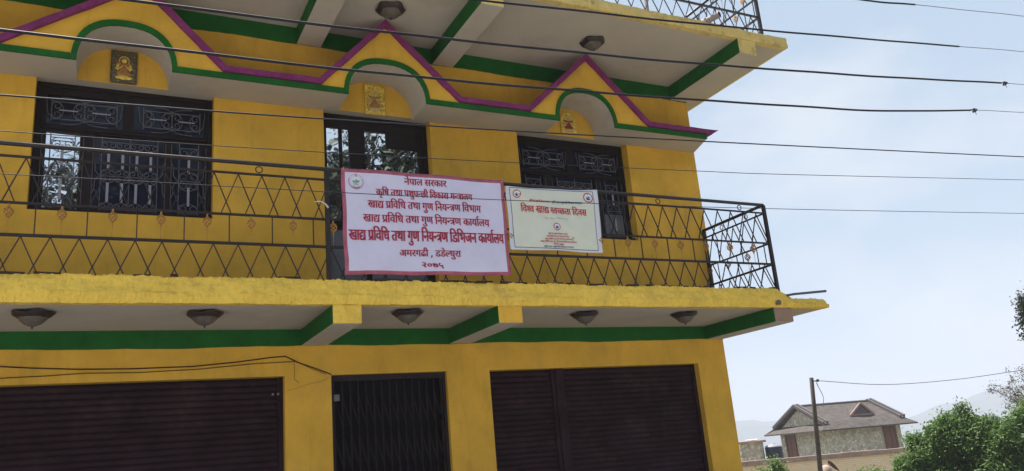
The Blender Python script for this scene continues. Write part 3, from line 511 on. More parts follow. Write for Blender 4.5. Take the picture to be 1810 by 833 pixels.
# magenta coping along the gables
def offs(P, d):
    o = []
    for i, p in enumerate(P):
        a = Vector(P[max(i - 1, 0)]); b = Vector(p); c = Vector(P[min(i + 1, len(P) - 1)])
        t1 = (b - a).normalized() if i else (c - b).normalized(); t2 = (c - b).normalized() if i < len(P) - 1 else t1
        n1 = Vector((-t1.y, t1.x)); n2 = Vector((-t2.y, t2.x)); nn = (n1 + n2).normalized(); k = d / max(.35, nn.dot(n1))
        o.append(tuple(b + nn * k))
    return o
KU = KX + [(9.075, 5.985)]
KU2 = []
for a, b in zip(KU, KU[1:]):
    k = max(1, int((Vector(b) - Vector(a)).length / .12))
    for i in range(k): KU2.append((a[0] + (b[0] - a[0]) * i / k, a[1] + (b[1] - a[1]) * i / k))
KU2.append(KU[-1])
mb = MB(); lo_ = offs(KU2, -.068)
lo_ = [(x + random.uniform(-.004, .004), max(z + random.uniform(-.004, .004), 5.912)) for x, z in lo_]; lo_[-1] = (8.95, 5.925)
strip(mb, lo_, [(x, z + random.uniform(-.004, .004)) for x, z in KU2], CY - .05, .0, 0)
mb.build('magenta_coping', M['pink'], can)

# ------------------------------------------------------------------ windows
def spiral(mb, c, r, a0, turns, sgn, y, rad=.0042, n=14, swap=None):
    pts = []
    for i in range(n + 1):
        t = i / n; a = a0 + sgn * turns * 2 * math.pi * t; rr = r * (1 - .68 * t)
        pts.append((c[0] + rr * math.cos(a), c[1] + rr * math.sin(a)))
    return pts
def grille_unit(mb, ox, oz, wd, ln, horiz, y):
    "one scrollwork cell; runs along z (or x when horiz)"
    def T(b, a): return (ox + a, y, oz + b) if horiz else (ox + b, y, oz + a)
    r = min(wd * .25, ln * .25)
    for e, sg in ((0, 1), (ln, -1)):
        for sb in (-1, 1):
            cb = wd / 2 + sb * wd * .24; ca = e + sg * r
            pts = [T(cb + p[0], ca + p[1]) for p in spiral(None, (0, 0), r, -sg * math.pi / 2 if True else 0, 1.15, sb * sg, y)]
            mb.tube(pts, .0046, 5, 0)
        # small C on the outside
        pts = [T(wd / 2 + wd * .46 * math.cos(t), e + sg * (r * 1.15 + r * 1.05 * math.sin(t))) for t in [math.pi * i / 8 for i in range(9)]]
        mb.tube(pts, .0042, 5, 0)
    f = .013
    a0, a1 = ln * .22, ln * .80
    if horiz: mb.box(ox + a0, ox + a1, y - .012, y - .007, oz + wd / 2 - f / 2, oz + wd / 2 + f / 2, 1)
    else: mb.box(ox + wd / 2 - f, ox + wd / 2 + f, y - .012, y - .007, oz + a0, oz + a1, 1)
def grille(x0, x1, z0, z1, ncol, horiz, y, parent):
    mb = MB(); r = .0055
    W_, H_ = x1 - x0, z1 - z0
    if horiz:
        for x in (x0, (x0 + x1) / 2, x1): mb.tube([(x, y, z0 - .03), (x, y, z1 + .03)], r, 5)
        for z in (z0, z1): mb.tube([(x0, y, z), (x1, y, z)], r, 5)
        for k in range(2): grille_unit(mb, x0 + k * W_ / 2, z0, H_, W_ / 2, True, y)
        for s, z in ((1, z1), (-1, z0)):   # outer wavy braces
            for c in (x0 + W_ * .5,):
                mb.tube([(c - W_ * .36, y, z + s * .055), (c - W_ * .2, y, z + s * .05), (c - W_ * .08, y, z + s * .035), (c, y, z + s * .004), (c + W_ * .08, y, z + s * .035), (c + W_ * .2, y, z + s * .05), (c + W_ * .36, y, z + s * .055)], .0045, 5)
        for s, x in ((-1, x0), (1, x1)):
            mb.tube([(x, y, z0 + H_ * .1), (x + s * .035, y, z0 + H_ * .3), (x + s * .05, y, z1), (x + s * .05, y, z1 + .04)], .0045, 5)
    else:
        xs = [x0, x1] + ([(x0 + x1) / 2] if ncol > 1 else [])
        for x in xs: mb.tube([(x, y, z0 - .02), (x, y, z1 + .055)], r, 5)
        zm = z0 + H_ * .49
        for z in (z0, zm, z1): mb.tube([(x0 - .0, y, z), (x1, y, z)], r, 5)
        cw = W_ / ncol
        for k in range(ncol):
            grille_unit(mb, x0 + k * cw, z0, cw, zm - z0, False, y)
            grille_unit(mb, x0 + k * cw, zm, cw, z1 - zm, False, y)
        for s, x in ((-1, x0), (1, x1)):
            for q in (-1, 1):
                mb.tube([(x, y, zm), (x + s * .03, y, zm + q * .02), (x + s * .055, y, zm + q * .06), (x + s * .055, y, zm + q * .14), (x + s * .075, y, zm + q * .2)], .0045, 5)
            mb.tube([(x + s * .08, y, z0 + .02), (x + s * .08, y, z1 + .03)], .0035, 5)
    return mb.build('window_grille', [M['grille'], M['flat']], parent)
def shutter_window(x0, x1, z0, z1, label, pos, panes_low):
    W_ = x1 - x0; H_ = z1 - z0; yf = .165
    X = lambda u: x0 + u * W_
    Zt = lambda v: z1 - v * H_
    holes = [(X(.055), X(.475), Zt(.315), Zt(.085)), (X(.535), X(.955), Zt(.315), Zt(.085)),
             (X(.065), X(.245), Zt(.965), Zt(.37)), (X(.32), X(.71), Zt(.965), Zt(.37)), (X(.77), X(.95), Zt(.965), Zt(.37))]
    wroot = wall_grid(x0, x1, z0, z1, yf, yf + .06, holes, 0, 0, 0).build('window_frame', M['frame'], None)
    wroot.name = 'window'; setp(wroot, B); tag(wroot, label)
    # raised frame
    mb = MB()
    for a in ((x0 + .001, x0 + .045, z0, z1 - .002), (x1 - .045, x1 - .001, z0, z1 - .002)): mb.box(a[0], a[1], yf - .03, yf - .0005, a[2], a[3])
    mb.box(x0 + .045, x1 - .045, yf - .03, yf - .0005, z1 - .05, z1 - .002)
    mb.box(x0 + .045, x1 - .045, yf - .022, yf - .0005, Zt(.355), Zt(.33))
    mb.box(x0 + .0, x1 - .0, yf - .10, yf - .0005, z0 + .001, z0 + .05)
    bevel(mb.build('frame_moulding', M['frame'], wroot), .006)
    for i, h in enumerate(holes):
        mb = MB()
        if i >= 2 and panes_low == 'half' and i == 4:
            mb.box(h[0] - .01, h[1] + .01, yf + .030, yf + .034, h[2] - .01, h[3] + .01)
            mb.build('window_pane', M['glass2'], wroot)
            mb = MB(); mb.box(h[0] + .002, h[1] - .002, yf + .016, yf + .022, h[2] + .002, h[2] + (h[3] - h[2]) * .42); mb.build('grey_blind', M['panel'], wroot, label='grey sheet covering the lower part of the right pane')
        else:
            an = [.0, .0, .012, -.006, .004][i]
            vs = [(h[0] - .008, yf + .030, h[2] - .008), (h[1] + .008, yf + .030 + an, h[2] - .008), (h[1] + .008, yf + .030 + an, h[3] + .008), (h[0] - .008, yf + .030, h[3] + .008)]
            mb.add(vs, [(0, 1, 2, 3)]); mb.build('window_pane', M['glass'] if (i == 2 and panes_low == 'x') else M['glass2'], wroot)
    yg = yf - .008
    grille(X(.085), X(.44), Zt(.275), Zt(.14), 2, True, yg, wroot); grille(X(.59), X(.925), Zt(.275), Zt(.14), 2, True, yg, wroot)
    grille(X(.09), X(.22), Zt(.94), Zt(.42), 1, False, yg, wroot); grille(X(.365), X(.68), Zt(.94), Zt(.42), 4, False, yg, wroot); grille(X(.805), X(.92), Zt(.94), Zt(.42), 1, False, yg, wroot)
    return wroot
shutter_window(*WN[0], 'left window with a transom and bright reflections in its narrow left pane', 0, 'x')
shutter_window(WN[2][0], WN[2][1], WN[2][2], WN[2][3], 'right window half hidden behind the cream banner', 2, 'half')
# door with glass
x0, x1, z0, z1 = WN[1]; yf = .15
holes = [(3.42, 3.575, 4.50, 5.70), (3.615, 3.70, 4.50, 5.70), (3.90, 4.60, 4.50, 5.70)]
dr = wall_grid(x0, x1, z0, z1, yf, yf + .05, holes, 0, 0, 0).build('balcony_door', M['frame'], B, label='dark balcony door with tall glass panes reflecting branches')
mb = MB(); mb.box(x0 + .001, x0 + .05, yf - .03, yf - .0005, z0, z1 - .002); mb.box(x1 - .05, x1 - .001, yf - .03, yf - .0005, z0, z1 - .002); mb.box(x0 + .05, x1 - .05, yf - .03, yf - .0005, z1 - .06, z1 - .002)
mb.box(x0 + .05, x1 - .05, yf - .012, yf - .0005, 4.44, 4.49)
bevel(mb.build('frame_moulding', M['frame'], dr), .005)
for i, h in enumerate(holes):
    mb = MB(); an = (.0, .001, .004)[i]
    mb.add([(h[0] - .008, yf + .02, h[2] - .01), (h[1] + .008, yf + .02 + an, h[2] - .01), (h[1] + .008, yf + .02 + an, h[3] + .01), (h[0] - .008, yf + .02, h[3] + .01)], [(0, 1, 2, 3)]); mb.build('glass_pane', M['glass'], dr)
mb = MB(); mb.box(4.18, 4.597, yf + .006, yf + .014, 5.50, 5.698); mb.build('dark_notch', M['frame'], dr)  # flat dark piece added for the notch in the wide pane's top right corner
mb = MB(); mb.box(3.40, 3.86, yf - .008, yf - .0006, 3.36, 4.38); mb.box(3.93, 4.62, yf - .008, yf - .0006, 3.36, 4.38); mb.build('door_panel', M['panel'], dr)
mb = MB(); mb.box(3.78, 3.80, yf - .05, yf - .012, 4.15, 4.35); mb.box(3.775, 3.805, yf - .014, yf - .0006, 4.10, 4.40); bevel(mb.build('handle', M['bare'], dr), .004)

# ------------------------------------------------------------------ roller shutters and gate
PITCH = .066
def slat_mesh(wd):
    mb = MB(); pr = [(0, 0), (-.012, .006), (-.017, .022), (-.015, .040), (-.006, .054), (0, .060)]; n = len(pr)
    for x in (0, wd):
        mb.v += [(x, y, z) for y, z in pr]
    for j in range(n - 1): mb.f.append((j, j + n, j + n + 1, j + 1)); mb.m.append(0)
    mb.f += [tuple(range(n))[::-1], tuple(range(n, 2 * n))]; mb.m += [0, 0]
    me = mb.mesh('shutter_slat', [M['shutter']]); return me
def roller(x0, x1, ztop, label):
    y = .135
    mb = MB(); mb.box(x0 + .05, x1 - .05, y + .004, y + .012, .15, ztop - .004)
    root = mb.build('roller_shutter', M['dark'], B, label=label)
    for a, b in ((x0 + .001, x0 + .05), (x1 - .05, x1 - .001)):
        mb = MB(); mb.box(a, b, y - .045, y + .02, .15, ztop - .002); mb.build('guide_rail', M['shutter'], root)
    me = slat_mesh(x1 - x0 - .10); k = int((ztop - .2) / PITCH)
    for i in range(k):
        place('shutter_slat', me, root, (x0 + .05, y + random.uniform(-.002, .002), ztop - .01 - (i + 1) * PITCH), (random.uniform(-.01, .01), 0, 0))
    mb = MB(); mb.box(x0 + .05, x1 - .05, y - .03, y + .03, .16, .2); mb.build('bottom_rail', M['shutter'], root)
    return root
roller(-1.0, 2.855, 2.66, 'widest shutter at the left end of the ground floor')
roller(5.304, 6.262, 2.65, 'narrow shutter right of the folding gate')
roller(6.345, 8.53, 2.65, 'wide shutter at the right end of the ground floor')
mb = MB(); mb.box(6.264, 6.343, .07, .17, .14, 2.648); bevel(mb.build('shutter_post', M['shutter'], B), .008)
mb = MB(); mb.lathe([(0, 0), (.012, 0), (.012, .02), (0, .022)], (2.80, .085, 2.47), 8); mb.lathe([(0, 0), (.010, 0), (.010, .02), (0, .022)], (2.745, .085, 2.468), 8); mb.build('shutter_lock_pin', M['flat'], B)
# folding gate
gx0, gx1, gzt = SH[1][0], SH[1][1], SH[1][3]
mb = MB(); mb.box(gx0 + .001, gx0 + .035, .06, .12, .15, gzt - .002); mb.box(gx1 - .035, gx1 - .001, .06, .12, .15, gzt - .002); mb.box(gx0 + .035, gx1 - .035, .06, .12, gzt - .065, gzt - .002)
gate = mb.build('folding_gate', M['gate'], B, label='collapsible steel lattice gate between the shutters')
mb = MB(); mb.box(gx0 + .02, gx1 - .02, .22, .24, .15, gzt - .002); mb.build('dark_panel', M['dark'], gate)
mb = MB(); mb.box(-.007, .007, -.010, .010, 0, 2.42); vb = mb.mesh('gate_bar', [M['gate']])
mb = MB(); mb.bar((0, 0, 0), (.088, 0, -.34), .004, .014); lb = mb.mesh('lattice_strip', [M['gate']])
ng = 14; st = (gx1 - gx0 - .1) / ng
M['gate2'] = M['gate']
for i in range(ng + 1):
    x = gx0 + .05 + i * st
    place('gate_bar', vb, gate, (x, .09, .16))
    if i < ng:
        for zt in (2.42, 1.98, 1.52):
            place('lattice_strip', lb, gate, (x + .004, .079, zt)); place('lattice_strip', lb, gate, (x + .012, .074, zt - .08 + random.uniform(-.02, .02)))
mb = MB(); mb.box(gx0 + .035, gx0 + .095, .03, .058, 2.37, 2.44); mb.build('padlock_hasp', M['panel'], gate)
mb = MB()
for k, (pts, r) in enumerate([([(-3.6, 2.86), (-.041, 2.852), (.227, 2.834), (.504, 2.81), (.886, 2.788), (1.336, 2.78), (1.917, 2.787), (2.364, 2.822), (2.715, 2.862), (2.865, 2.871), (2.985, 2.806), (3.2, 2.726), (3.361, 2.659)], .0065),
    ([(-3.6, 2.70), (-.031, 2.716), (.234, 2.723), (.602, 2.732), (.937, 2.748), (1.388, 2.739), (1.972, 2.756), (2.538, 2.799), (2.986, 2.812)], .004),
    ([(2.93, 2.84), (3.0, 2.80), (3.06, 2.77), (3.16, 2.72), (3.3, 2.66)], .003),
    ([(2.87, 2.50), (2.98, 2.52), (3.1, 2.56), (3.24, 2.585), (3.33, 2.62)], .0014),
    ([(2.95, 2.80), (2.955, 2.70), (2.95, 2.62), (3.0, 2.58)], .0025)]):
    mb.tube([(x, -.012 - .006 * k, z) for x, z in pts], r, 5)
tag(mb.build('wall_cable', M['brown_cable']), 'dark brown cables strung along the wall above the left shutter', 'cable')

# ------------------------------------------------------------------ railings
def basket(r=.046, h=.105):
    mb = MB()
    for k in range(5):
        pts = []
        for i in range(9):
            t = i / 8; a = 2 * math.pi * k / 5 + t * 3.4; rr = r * math.sin(math.pi * t) ** .8
            pts.append((rr * math.cos(a) * (1.1 - .35 * t), rr * math.sin(a) * (1.1 - .35 * t), -.028 - h * t))
        mb.tube(pts, .0062, 5)
    mb.tube([(0, 0, .0), (0, 0, -.036)], [.008, .011], 6)
    mb.tube([(0, 0, -h - .015), (0, 0, -h - .065), (0, 0, -.272)], [.012, .003, .0022], 6)
    return mb.mesh('basket_ornament', [M['gold']], smooth=True)
BASK = basket(.040, .095)
mb = MB(); mb.lathe([(.0, 0)], (0, 0, 0), 3)
def ringmesh():
    mb = MB(); mb.tube([(.032 * math.cos(a), 0, .032 * math.sin(a)) for a in [2 * math.pi * i / 16 for i in range(17)]], .006, 6, cap=False); return mb.mesh('rail_ring', [M['rail']], smooth=True)
RING = ringmesh()
def barmesh(name, dx, h, t=.010):
    mb = MB(); mb.bar((0, 0, 0), (dx, 0, h), t, t); return mb.mesh(name, [M['rail']])
def railing(label, zb, y, x0, x1, posts, rings, phase, side_to, o1, o2, o3, o4, label2=None):
    r1, r2, r3, r4 = zb + o1, zb + o2, zb + o3, zb + o4
    base = MB(); root = thing('balcony_railing', ((x0 + x1) / 2, y, zb), label, 'railing')
    rt = thing('x', (0, 0, 0), None, None); bpy.data.objects.remove(rt)
    def rails(a, b, tagx):
        for z, w_, h_, nm in ((r1, .025, .024, 'lower_rail'), (r2, .022, .020, 'middle_rail'), (r3, .022, .018, 'upper_rail')):
            mb = MB(); mb.bar((a[0], a[1], z), (b[0], b[1], z), w_, h_); mb.build(nm, M['rail'], root)
        mb = MB(); mb.tube([(a[0], a[1], r4), (b[0], b[1], r4)], .021, 10); mb.build('handrail', M['rail'], root, smooth=True)
    rails((x0, y), (x1, y), 0); rails((x1, y + .03), (x1, side_to), 1)
    for x in posts:
        mb = MB(); mb.box(x - .022, x + .022, y - .02, y + .02, zb - .03, r4 - .005); bevel(mb.build('post', M['rail'], root), .004)
    mb = MB(); mb.box(x1 - .018, x1 + .018, side_to - .038, side_to, zb - .1, r4 - .005); mb.build('post', M['rail'], root)
    sp = .2205
    lo1 = barmesh('a', sp * .70, -(o1 + .02)); lo2 = barmesh('b', -sp * .70, -(o1 + .02))
    up1 = barmesh('c', sp * .70, -(o3 - o2 - .02)); up2 = barmesh('d', -sp * .70, -(o3 - o2 - .02)); vt = barmesh('e', 0, o2 - o1 - .02)
    for q in (lo1, lo2, up1, up2, vt): q.name = 'lattice_bar'
    def run(L0, L1, P, rot):
        # P(s)-> world xy, s along the run
        k0 = math.ceil((L0 + .0 - phase) / sp); s = phase + k0 * sp
        while s <= L1 + .001:
            for me, dz, ex in ((lo1, r1 - .010, .7), (lo2, r1 - .010, -.7), (up1, r3 - .008, .7), (up2, r3 - .008, -.7)):
                if L0 <= s + sp * ex <= L1 + .03:
                    p = P(s, .004 if ex > 0 else -.004); place('lattice_bar', me, root, (p[0], p[1], dz), (0, 0, rot))
            s += sp
    run(x0, x1, lambda s, e: (s, y + e), 0)
    run(0, side_to - y, lambda s, e: (x1 + e, y + s), math.pi / 2)
    s = .507 - .3965 * 20
    while s < x1 - .05:
        if s > x0:
            place('upright_bar', vt, root, (s, y, r1 + .010))
            if s + .198 < x1 - .04: place('basket_ornament', BASK, root, (s + .198, y - .004, r2 - .012))
        s += .3965
    s = .25
    while s < side_to - y - .05:
        place('upright_bar', vt, root, (x1, y + s, r1 + .010)); place('basket_ornament', BASK, root, (x1, y + s + .19, r2 - .004)); s += .3965
    for rx in rings: place('rail_ring', RING, root, (rx, y, (r3 + r4) / 2 - .004))
    for q in (.35, .85): place('rail_ring', RING, root, (x1, y + q, (r3 + r4) / 2 - .004), (0, 0, math.pi / 2))
    return root
RAIL1 = railing('black balcony railing with crossed bars and gold baskets behind the banners', 3.43, -1.29, -3.7, 8.945, (-1.1, 3.03, 8.945), (-1.0, .95, 2.367, 4.0, 5.6, 7.189, 8.516), .189, -.035, .335, .62, 1.04, 1.155)
railing('black railing standing on the roof slab along the top of the picture', 7.06, -1.483, -3.7, 9.30, (-1.1, 3.03, 6.1, 9.30), (2.4, 5.6, 8.8), .10, 3.2, .32, .62, 1.04, 1.155)
mb = MB(); mb.box(7.33, 7.365, -1.44, -1.41, 7.05, 8.2); tag(mb.build('grey_pipe_post', M['pipe']), 'thin grey upright pipe behind the roof railing', 'pipe')
mb = MB(); rg = random.Random(77)
x = -3.4
while x < 8.85:
    w_ = rg.uniform(.06, .22)
    if rg.random() < (.85 if (5.0 < x < 7.6 or 3.3 < x < 5) else .35): mb.bar((x, -1.30 + rg.uniform(-.01, .01), 3.437 + rg.uniform(-.004, .006)), (x + w_, -1.30 + rg.uniform(-.01, .01), 3.437 + rg.uniform(-.004, .008)), .03, rg.uniform(.012, .022))
    x += w_ + rg.uniform(.01, .12)
mb.build('rusted_foot_strip', mat('rusted_brown_steel', (.05, .03, .03), .8, var=.3, vscale=20), RAIL1)['kind'] = 'stuff'
# white cord on the railing
mb = MB(); mb.tube([(2.90, -1.31, 4.22), (2.95, -1.33, 4.225), (3.0, -1.335, 4.20), (3.03, -1.33, 4.16)], [.006, .006, .007, .012], 6)
mb.build('cord_end', M['cord'], RAIL1, smooth=True, label='short white cord tied to the rail')

# ------------------------------------------------------------------ banners
def poly_glyph(g):
    d = GLYPHS[g].split('|'); C = []
    for c in d[1:]:
        P = []
        for tk in c.split(' '):
            off = tk[0] == '~'; x, y = tk.lstrip('~').split(','); P.append((float(x), float(y), not off))
        n = len(P); Q = []
        for i, p in enumerate(P):
            nx = P[(i + 1) % n]; Q.append(p)
            if not p[2] and not nx[2]: Q.append(((p[0] + nx[0]) / 2, (p[1] + nx[1]) / 2, True))
        k = next(i for i, q in enumerate(Q) if q[2]); Q = Q[k:] + Q[:k]; O = []; i = 0; n = len(Q)
        while i < n:
            p = Q[i]
            if p[2]: O.append((p[0], p[1])); i += 1
            else:
                a = O[-1]; b = Q[(i + 1) % n]
                for t in (1 / 3, 2 / 3, 1):
                    O.append(((1 - t) ** 2 * a[0] + 2 * t * (1 - t) * p[0] + t * t * b[0], (1 - t) ** 2 * a[1] + 2 * t * (1 - t) * p[1] + t * t * b[1]))
                i += 2
        R = [O[0]]
        for q in O[1:]:
            if (q[0] - R[-1][0]) ** 2 + (q[1] - R[-1][1]) ** 2 > 4: R.append(q)
        if len(R) > 1 and (R[0][0] - R[-1][0]) ** 2 + (R[0][1] - R[-1][1]) ** 2 <= 4: R.pop()
        if len(R) > 2: C.append(R)
    def area(p): return sum(a[0] * b[1] - b[0] * a[1] for a, b in zip(p, p[1:] + p[:1])) / 2
    def inside(q, p):
        r = False
        for a, b in zip(p, p[1:] + p[:1]):
            if (a[1] > q[1]) != (b[1] > q[1]) and q[0] < (b[0] - a[0]) * (q[1] - a[1]) / (b[1] - a[1]) + a[0]: r = not r
        return r
    outer = [c for c in C if area(c) < 0]; holes = [c for c in C if area(c) > 0]; T = []
    for o in outer:
        hs = [h for h in holes if inside(h[0], o)]
        flat = [q for l in [o] + hs for q in l]
        for t in tessellate_polygon([[Vector((x, y, 0)) for x, y in l] for l in [o] + hs]): T.append([flat[i] for i in t])
    return float(d[0]), T
GC = {}
def split(t):
    L2 = [((t[i][0] - t[(i + 1) % 3][0]) ** 2 + (t[i][1] - t[(i + 1) % 3][1]) ** 2, i) for i in range(3)]
    m, i = max(L2)
    if m < 220 ** 2: return [t]
    a, b, c = t[i], t[(i + 1) % 3], t[(i + 2) % 3]; h = ((a[0] + b[0]) / 2, (a[1] + b[1]) / 2)
    return split([a, h, c]) + split([h, b, c])
def text(key, x0, z0, x1, z1, h, y, m, parent, disp, bold=0., name='lettering', lift=.004):
    seq = TEXT[key]; pen = 0; placed = []
    for g in seq:
        if g < 0: pen += 260; continue
        if g not in GC: GC[g] = poly_glyph(g)
        placed.append((pen, GC[g][1])); pen += GC[g][0]
    sx = math.hypot(x1 - x0, z1 - z0) / pen; ex, ez = (x1 - x0) / math.hypot(x1 - x0, z1 - z0), (z1 - z0) / math.hypot(x1 - x0, z1 - z0); sz = h / 622
    mb = MB(); k = 0
    for px, T in placed:
        for dx in ((-bold, bold) if bold else (0,)):
            k += 1
            for t in (q for t_ in T for q in split(t_)):
                P = []
                for gx_, gy_ in t:
                    X = x0 + ex * (gx_ + px) * sx + dx; Z = z0 + ez * (gx_ + px) * sx + (gy_ - 622) * sz
                    P.append((X, y - lift - disp(X, Z) - (k % 4) * .0004, Z))
                mb.add(P, [(0, 1, 2)])
    o = mb.build(name, m, parent); return o
def quadgrid(C, us, vs, y, disp, midx, sagk=0.):
    "C: corners TL,TR,BR,BL as (x,z)"
    mb = MB(); nu, nv = len(us), len(vs)
    for v in vs:
        for u in us:
            x = (C[0][0] * (1 - u) + C[1][0] * u) * (1 - v) + (C[3][0] * (1 - u) + C[2][0] * u) * v
            z = (C[0][1] * (1 - u) + C[1][1] * u) * (1 - v) + (C[3][1] * (1 - u) + C[2][1] * u) * v
            z += .004 * math.sin(x * 9 + 1) * (abs(v - .5) * 2) ** 4 + (-.010 if v < .5 else .006) * math.sin(math.pi * u) * (abs(v - .5) * 2) ** 4 * sagk
            x += .004 * math.sin(z * 11) * (abs(u - .5) * 2) ** 4
            mb.v.append((x, y - disp(x, z), z))
    for j in range(nv - 1):
        for i in range(nu - 1):
            a = j * nu + i; mb.f.append((a, a + nu, a + nu + 1, a + 1)); mb.m.append(midx((us[i] + us[i + 1]) / 2, (vs[j] + vs[j + 1]) / 2))
    return mb
def lin(a, b, n): return [a + (b - a) * i / n for i in range(n)]
def disc(c, r, y, m, parent, disp, name='emblem', n=28, sq=1.0, r0=0):
    mb = MB(); P = []
    for i in range(n):
        a = 2 * math.pi * i / n; X = c[0] + r * math.cos(a); Z = c[1] + r * sq * math.sin(a); P.append((X, y - disp(X, Z), Z))
    mb.add([(c[0], y - disp(*c), c[1])] + P, [(0, (i + 1) % n + 1, i + 1) for i in range(n)]); return mb.build(name, m, parent)
def shape(P, y, m, parent, disp, name='emblem'):
    mb = MB(); T = tessellate_polygon([[Vector((a, b, 0)) for a, b in P]])
    mb.add([(a, y - disp(a, b), b) for a, b in P], [tuple(t) for t in T]); return mb.build(name, m, parent)
def emblem(c, s, y, parent, disp, ring, pale):
    d0 = .0035
    if ring: disc(c, s, y - d0, M['red'], parent, disp, 'emblem_ring')
    disc(c, s * (.80 if ring else .62), y - d0 - .0006, M['whitep'], parent, disp, 'emblem_field')
    n = 22
    for i in range(n):                         # wreath of small flowers
        a = 2 * math.pi * i / n
        if not ring and abs(math.sin(a)) > -2:
            disc((c[0] + s * .93 * math.cos(a), c[1] + s * .93 * math.sin(a)), s * (.085 if math.sin(a) < .5 else .055), y - d0, M['vborder'] if (i % 3) else M['torange'], parent, disp, 'emblem_flower', 8)
    mt = [(-.52, -.05), (-.3, .18), (-.12, .05), (.02, .38), (.2, .12), (.34, .22), (.55, -.02), (.3, -.08), (.1, -.28), (-.2, -.2)]
    shape([(c[0] + a * s, c[1] + b * s) for a, b in mt], y - d0 - .0012, M['bluep'] if ring or not pale else M['teal'], parent, disp, 'emblem_mountain')
    gr = [(-.45, -.2), (-.1, -.12), (.2, -.3), (.5, -.15), (.3, -.5), (-.25, -.5)]
    shape([(c[0] + a * s, c[1] + b * s) for a, b in gr], y - d0 - .0018, mat('pale_teal_print', (.34, .50, .48), .5) if not ring else M['navy'], parent, disp, 'emblem_hill')
    shape([(c[0] + a * s, c[1] + b * s) for a, b in [(-.5, -.62), (-.2, -.78), (.2, -.78), (.5, -.62), (.42, -.86), (0, -1.0), (-.42, -.86)]], y - d0 - .0024, M['vborder'] if not ring else M['red'], parent, disp, 'emblem_ribbon')
    shape([(c[0] + a * s, c[1] + b * s) for a, b in [(-.06, .62), (-.06, .98), (.16, .84), (.0, .80), (.14, .66)]], y - d0 - .0026, M['vborder'] if not ring else M['navy'], parent, disp, 'emblem_flag')
# banner 1
C1 = [(3.170, 4.600), (5.022, 4.606), (5.014, 3.506), (3.177, 3.481)]
def d1(x, z): return .010 * math.exp(-((x - 3.35) * .8 + (z - 3.55)) ** 2 / .004) + .008 * math.exp(-((x - 4.6) * -.5 + (z - 4.3)) ** 2 / .006) + .007 * math.sin(x * 2.1 + z * 1.2) + .003 * math.sin(x * 9 + z * 4) + .002 * math.sin(z * 13 + x * 3)
bw, bh = .022, .036
us = [0, bw] + lin(bw + .03, 1 - bw, 30) + [1 - bw, 1]; vs = [0, bh] + lin(bh + .04, 1 - bh, 18) + [1 - bh, 1]
BN1 = thing('white_banner', (4.09, -1.33, 3.48), 'large white banner with crimson border and seven lines of red lettering', 'banner')
o = quadgrid(C1, us, vs, -1.335, d1, lambda u, v: 1 if (u < bw or u > 1 - bw or v < bh or v > 1 - bh) else 0).build('sheet', [M['vinyl'], M['vborder']], BN1, smooth=True)
sm = o.modifiers.new('thickness', 'SOLIDIFY'); sm.thickness = .004; sm.offset = -1
B1T = [('a', 3.842, 4.532, 4.32, 4.541, 0.069), ('b', 3.532, 4.398, 4.613, 4.407, 0.068), ('c', 3.44, 4.267, 4.707, 4.282, 0.077), ('d', 3.384, 4.115, 4.799, 4.13, 0.078), ('e', 3.232, 3.944, 4.960, 3.974, 0.1075), ('f', 3.752, 3.751, 4.435, 3.764, 0.067), ('g', 3.981, 3.625, 4.229, 3.622, 0.0525)]
for k, a, b, c, d, h in B1T: text(k, a, b, c, d, h, -1.335, M['ink'], BN1, d1, {'e': .0052, 'g': .0045}.get(k, .0032))
emblem((3.323, 4.462), .082, -1.335, BN1, d1, False, True)
mb = MB()
for s in (3.19, 5.0): mb.tube([(s, -1.30, 4.585), (s, -1.345, 4.60), (s + .01, -1.31, 4.56)], .004, 5)
mb.build('tie', M['cord'], BN1)
# banner 2
C2 = [(5.046, 4.546), (6.275, 4.592), (6.262, 3.812), (5.048, 3.806)]
F2 = [(5.092, 4.528), (6.205, 4.562), (6.196, 3.840), (5.100, 3.836)]
def d2(x, z):
    t = ((x - 5.06) * .60 + (z - 4.56) * 1.0)           # distance from the main diagonal crease
    w_ = max(0, min(1, (x - 5.0) * 4)) * max(0, min(1, (6.3 - x) * 3))
    a = .026 * math.exp(-abs(t) / (.07 if t > 0 else .024)) * w_
    t2 = (x - 6.1) * .5 + (z - 4.35) * -.9
    b = .010 * math.exp(-(t2 / .09) ** 2)
    return a + b + .007 * math.sin(x * 4.6 + z * 2) + .004 * math.sin(z * 9 - x * 6) + .014 * math.exp(-((x - 5.55) / .3) ** 2 - ((z - 4.56) / .09) ** 2) * -1
us = lin(0, 1, 64) + [1]; vs = lin(0, 1, 44) + [1]
BN2 = thing('cream_banner', (5.66, -1.31, 3.81), 'creased cream banner with a thin navy frame and round emblems', 'banner')
o = quadgrid(C2, us, vs, -1.325, d2, lambda u, v: 0, 1.).build('sheet', [M['vmargin']], BN2, smooth=True)
sm = o.modifiers.new('thickness', 'SOLIDIFY'); sm.thickness = .003; sm.offset = -1
us = lin(0, 1, 60) + [1]; vs = lin(0, 1, 40) + [1]
quadgrid(F2, us, vs, -1.327, d2, lambda u, v: 0).build('printed_field', [M['vinyl2']], BN2, smooth=True)
fr = MB()
for a, b in zip(F2, F2[1:] + F2[:1]):
    n = 40; L_ = math.hypot(b[0] - a[0], b[1] - a[1]); nx, nz_ = -(b[1] - a[1]) / L_, (b[0] - a[0]) / L_
    for i in range(n):
        q = [(a[0] + (b[0] - a[0]) * t / n + nx * e, a[1] + (b[1] - a[1]) * t / n + nz_ * e) for t, e in ((i, -.003), (i + 1, -.003), (i + 1, .003), (i, .003))]
        fr.add([(X, -1.329 - d2(X, Z), Z) for X, Z in q], [(0, 1, 2, 3)])
fr.build('frame_line', M['navy'], BN2)
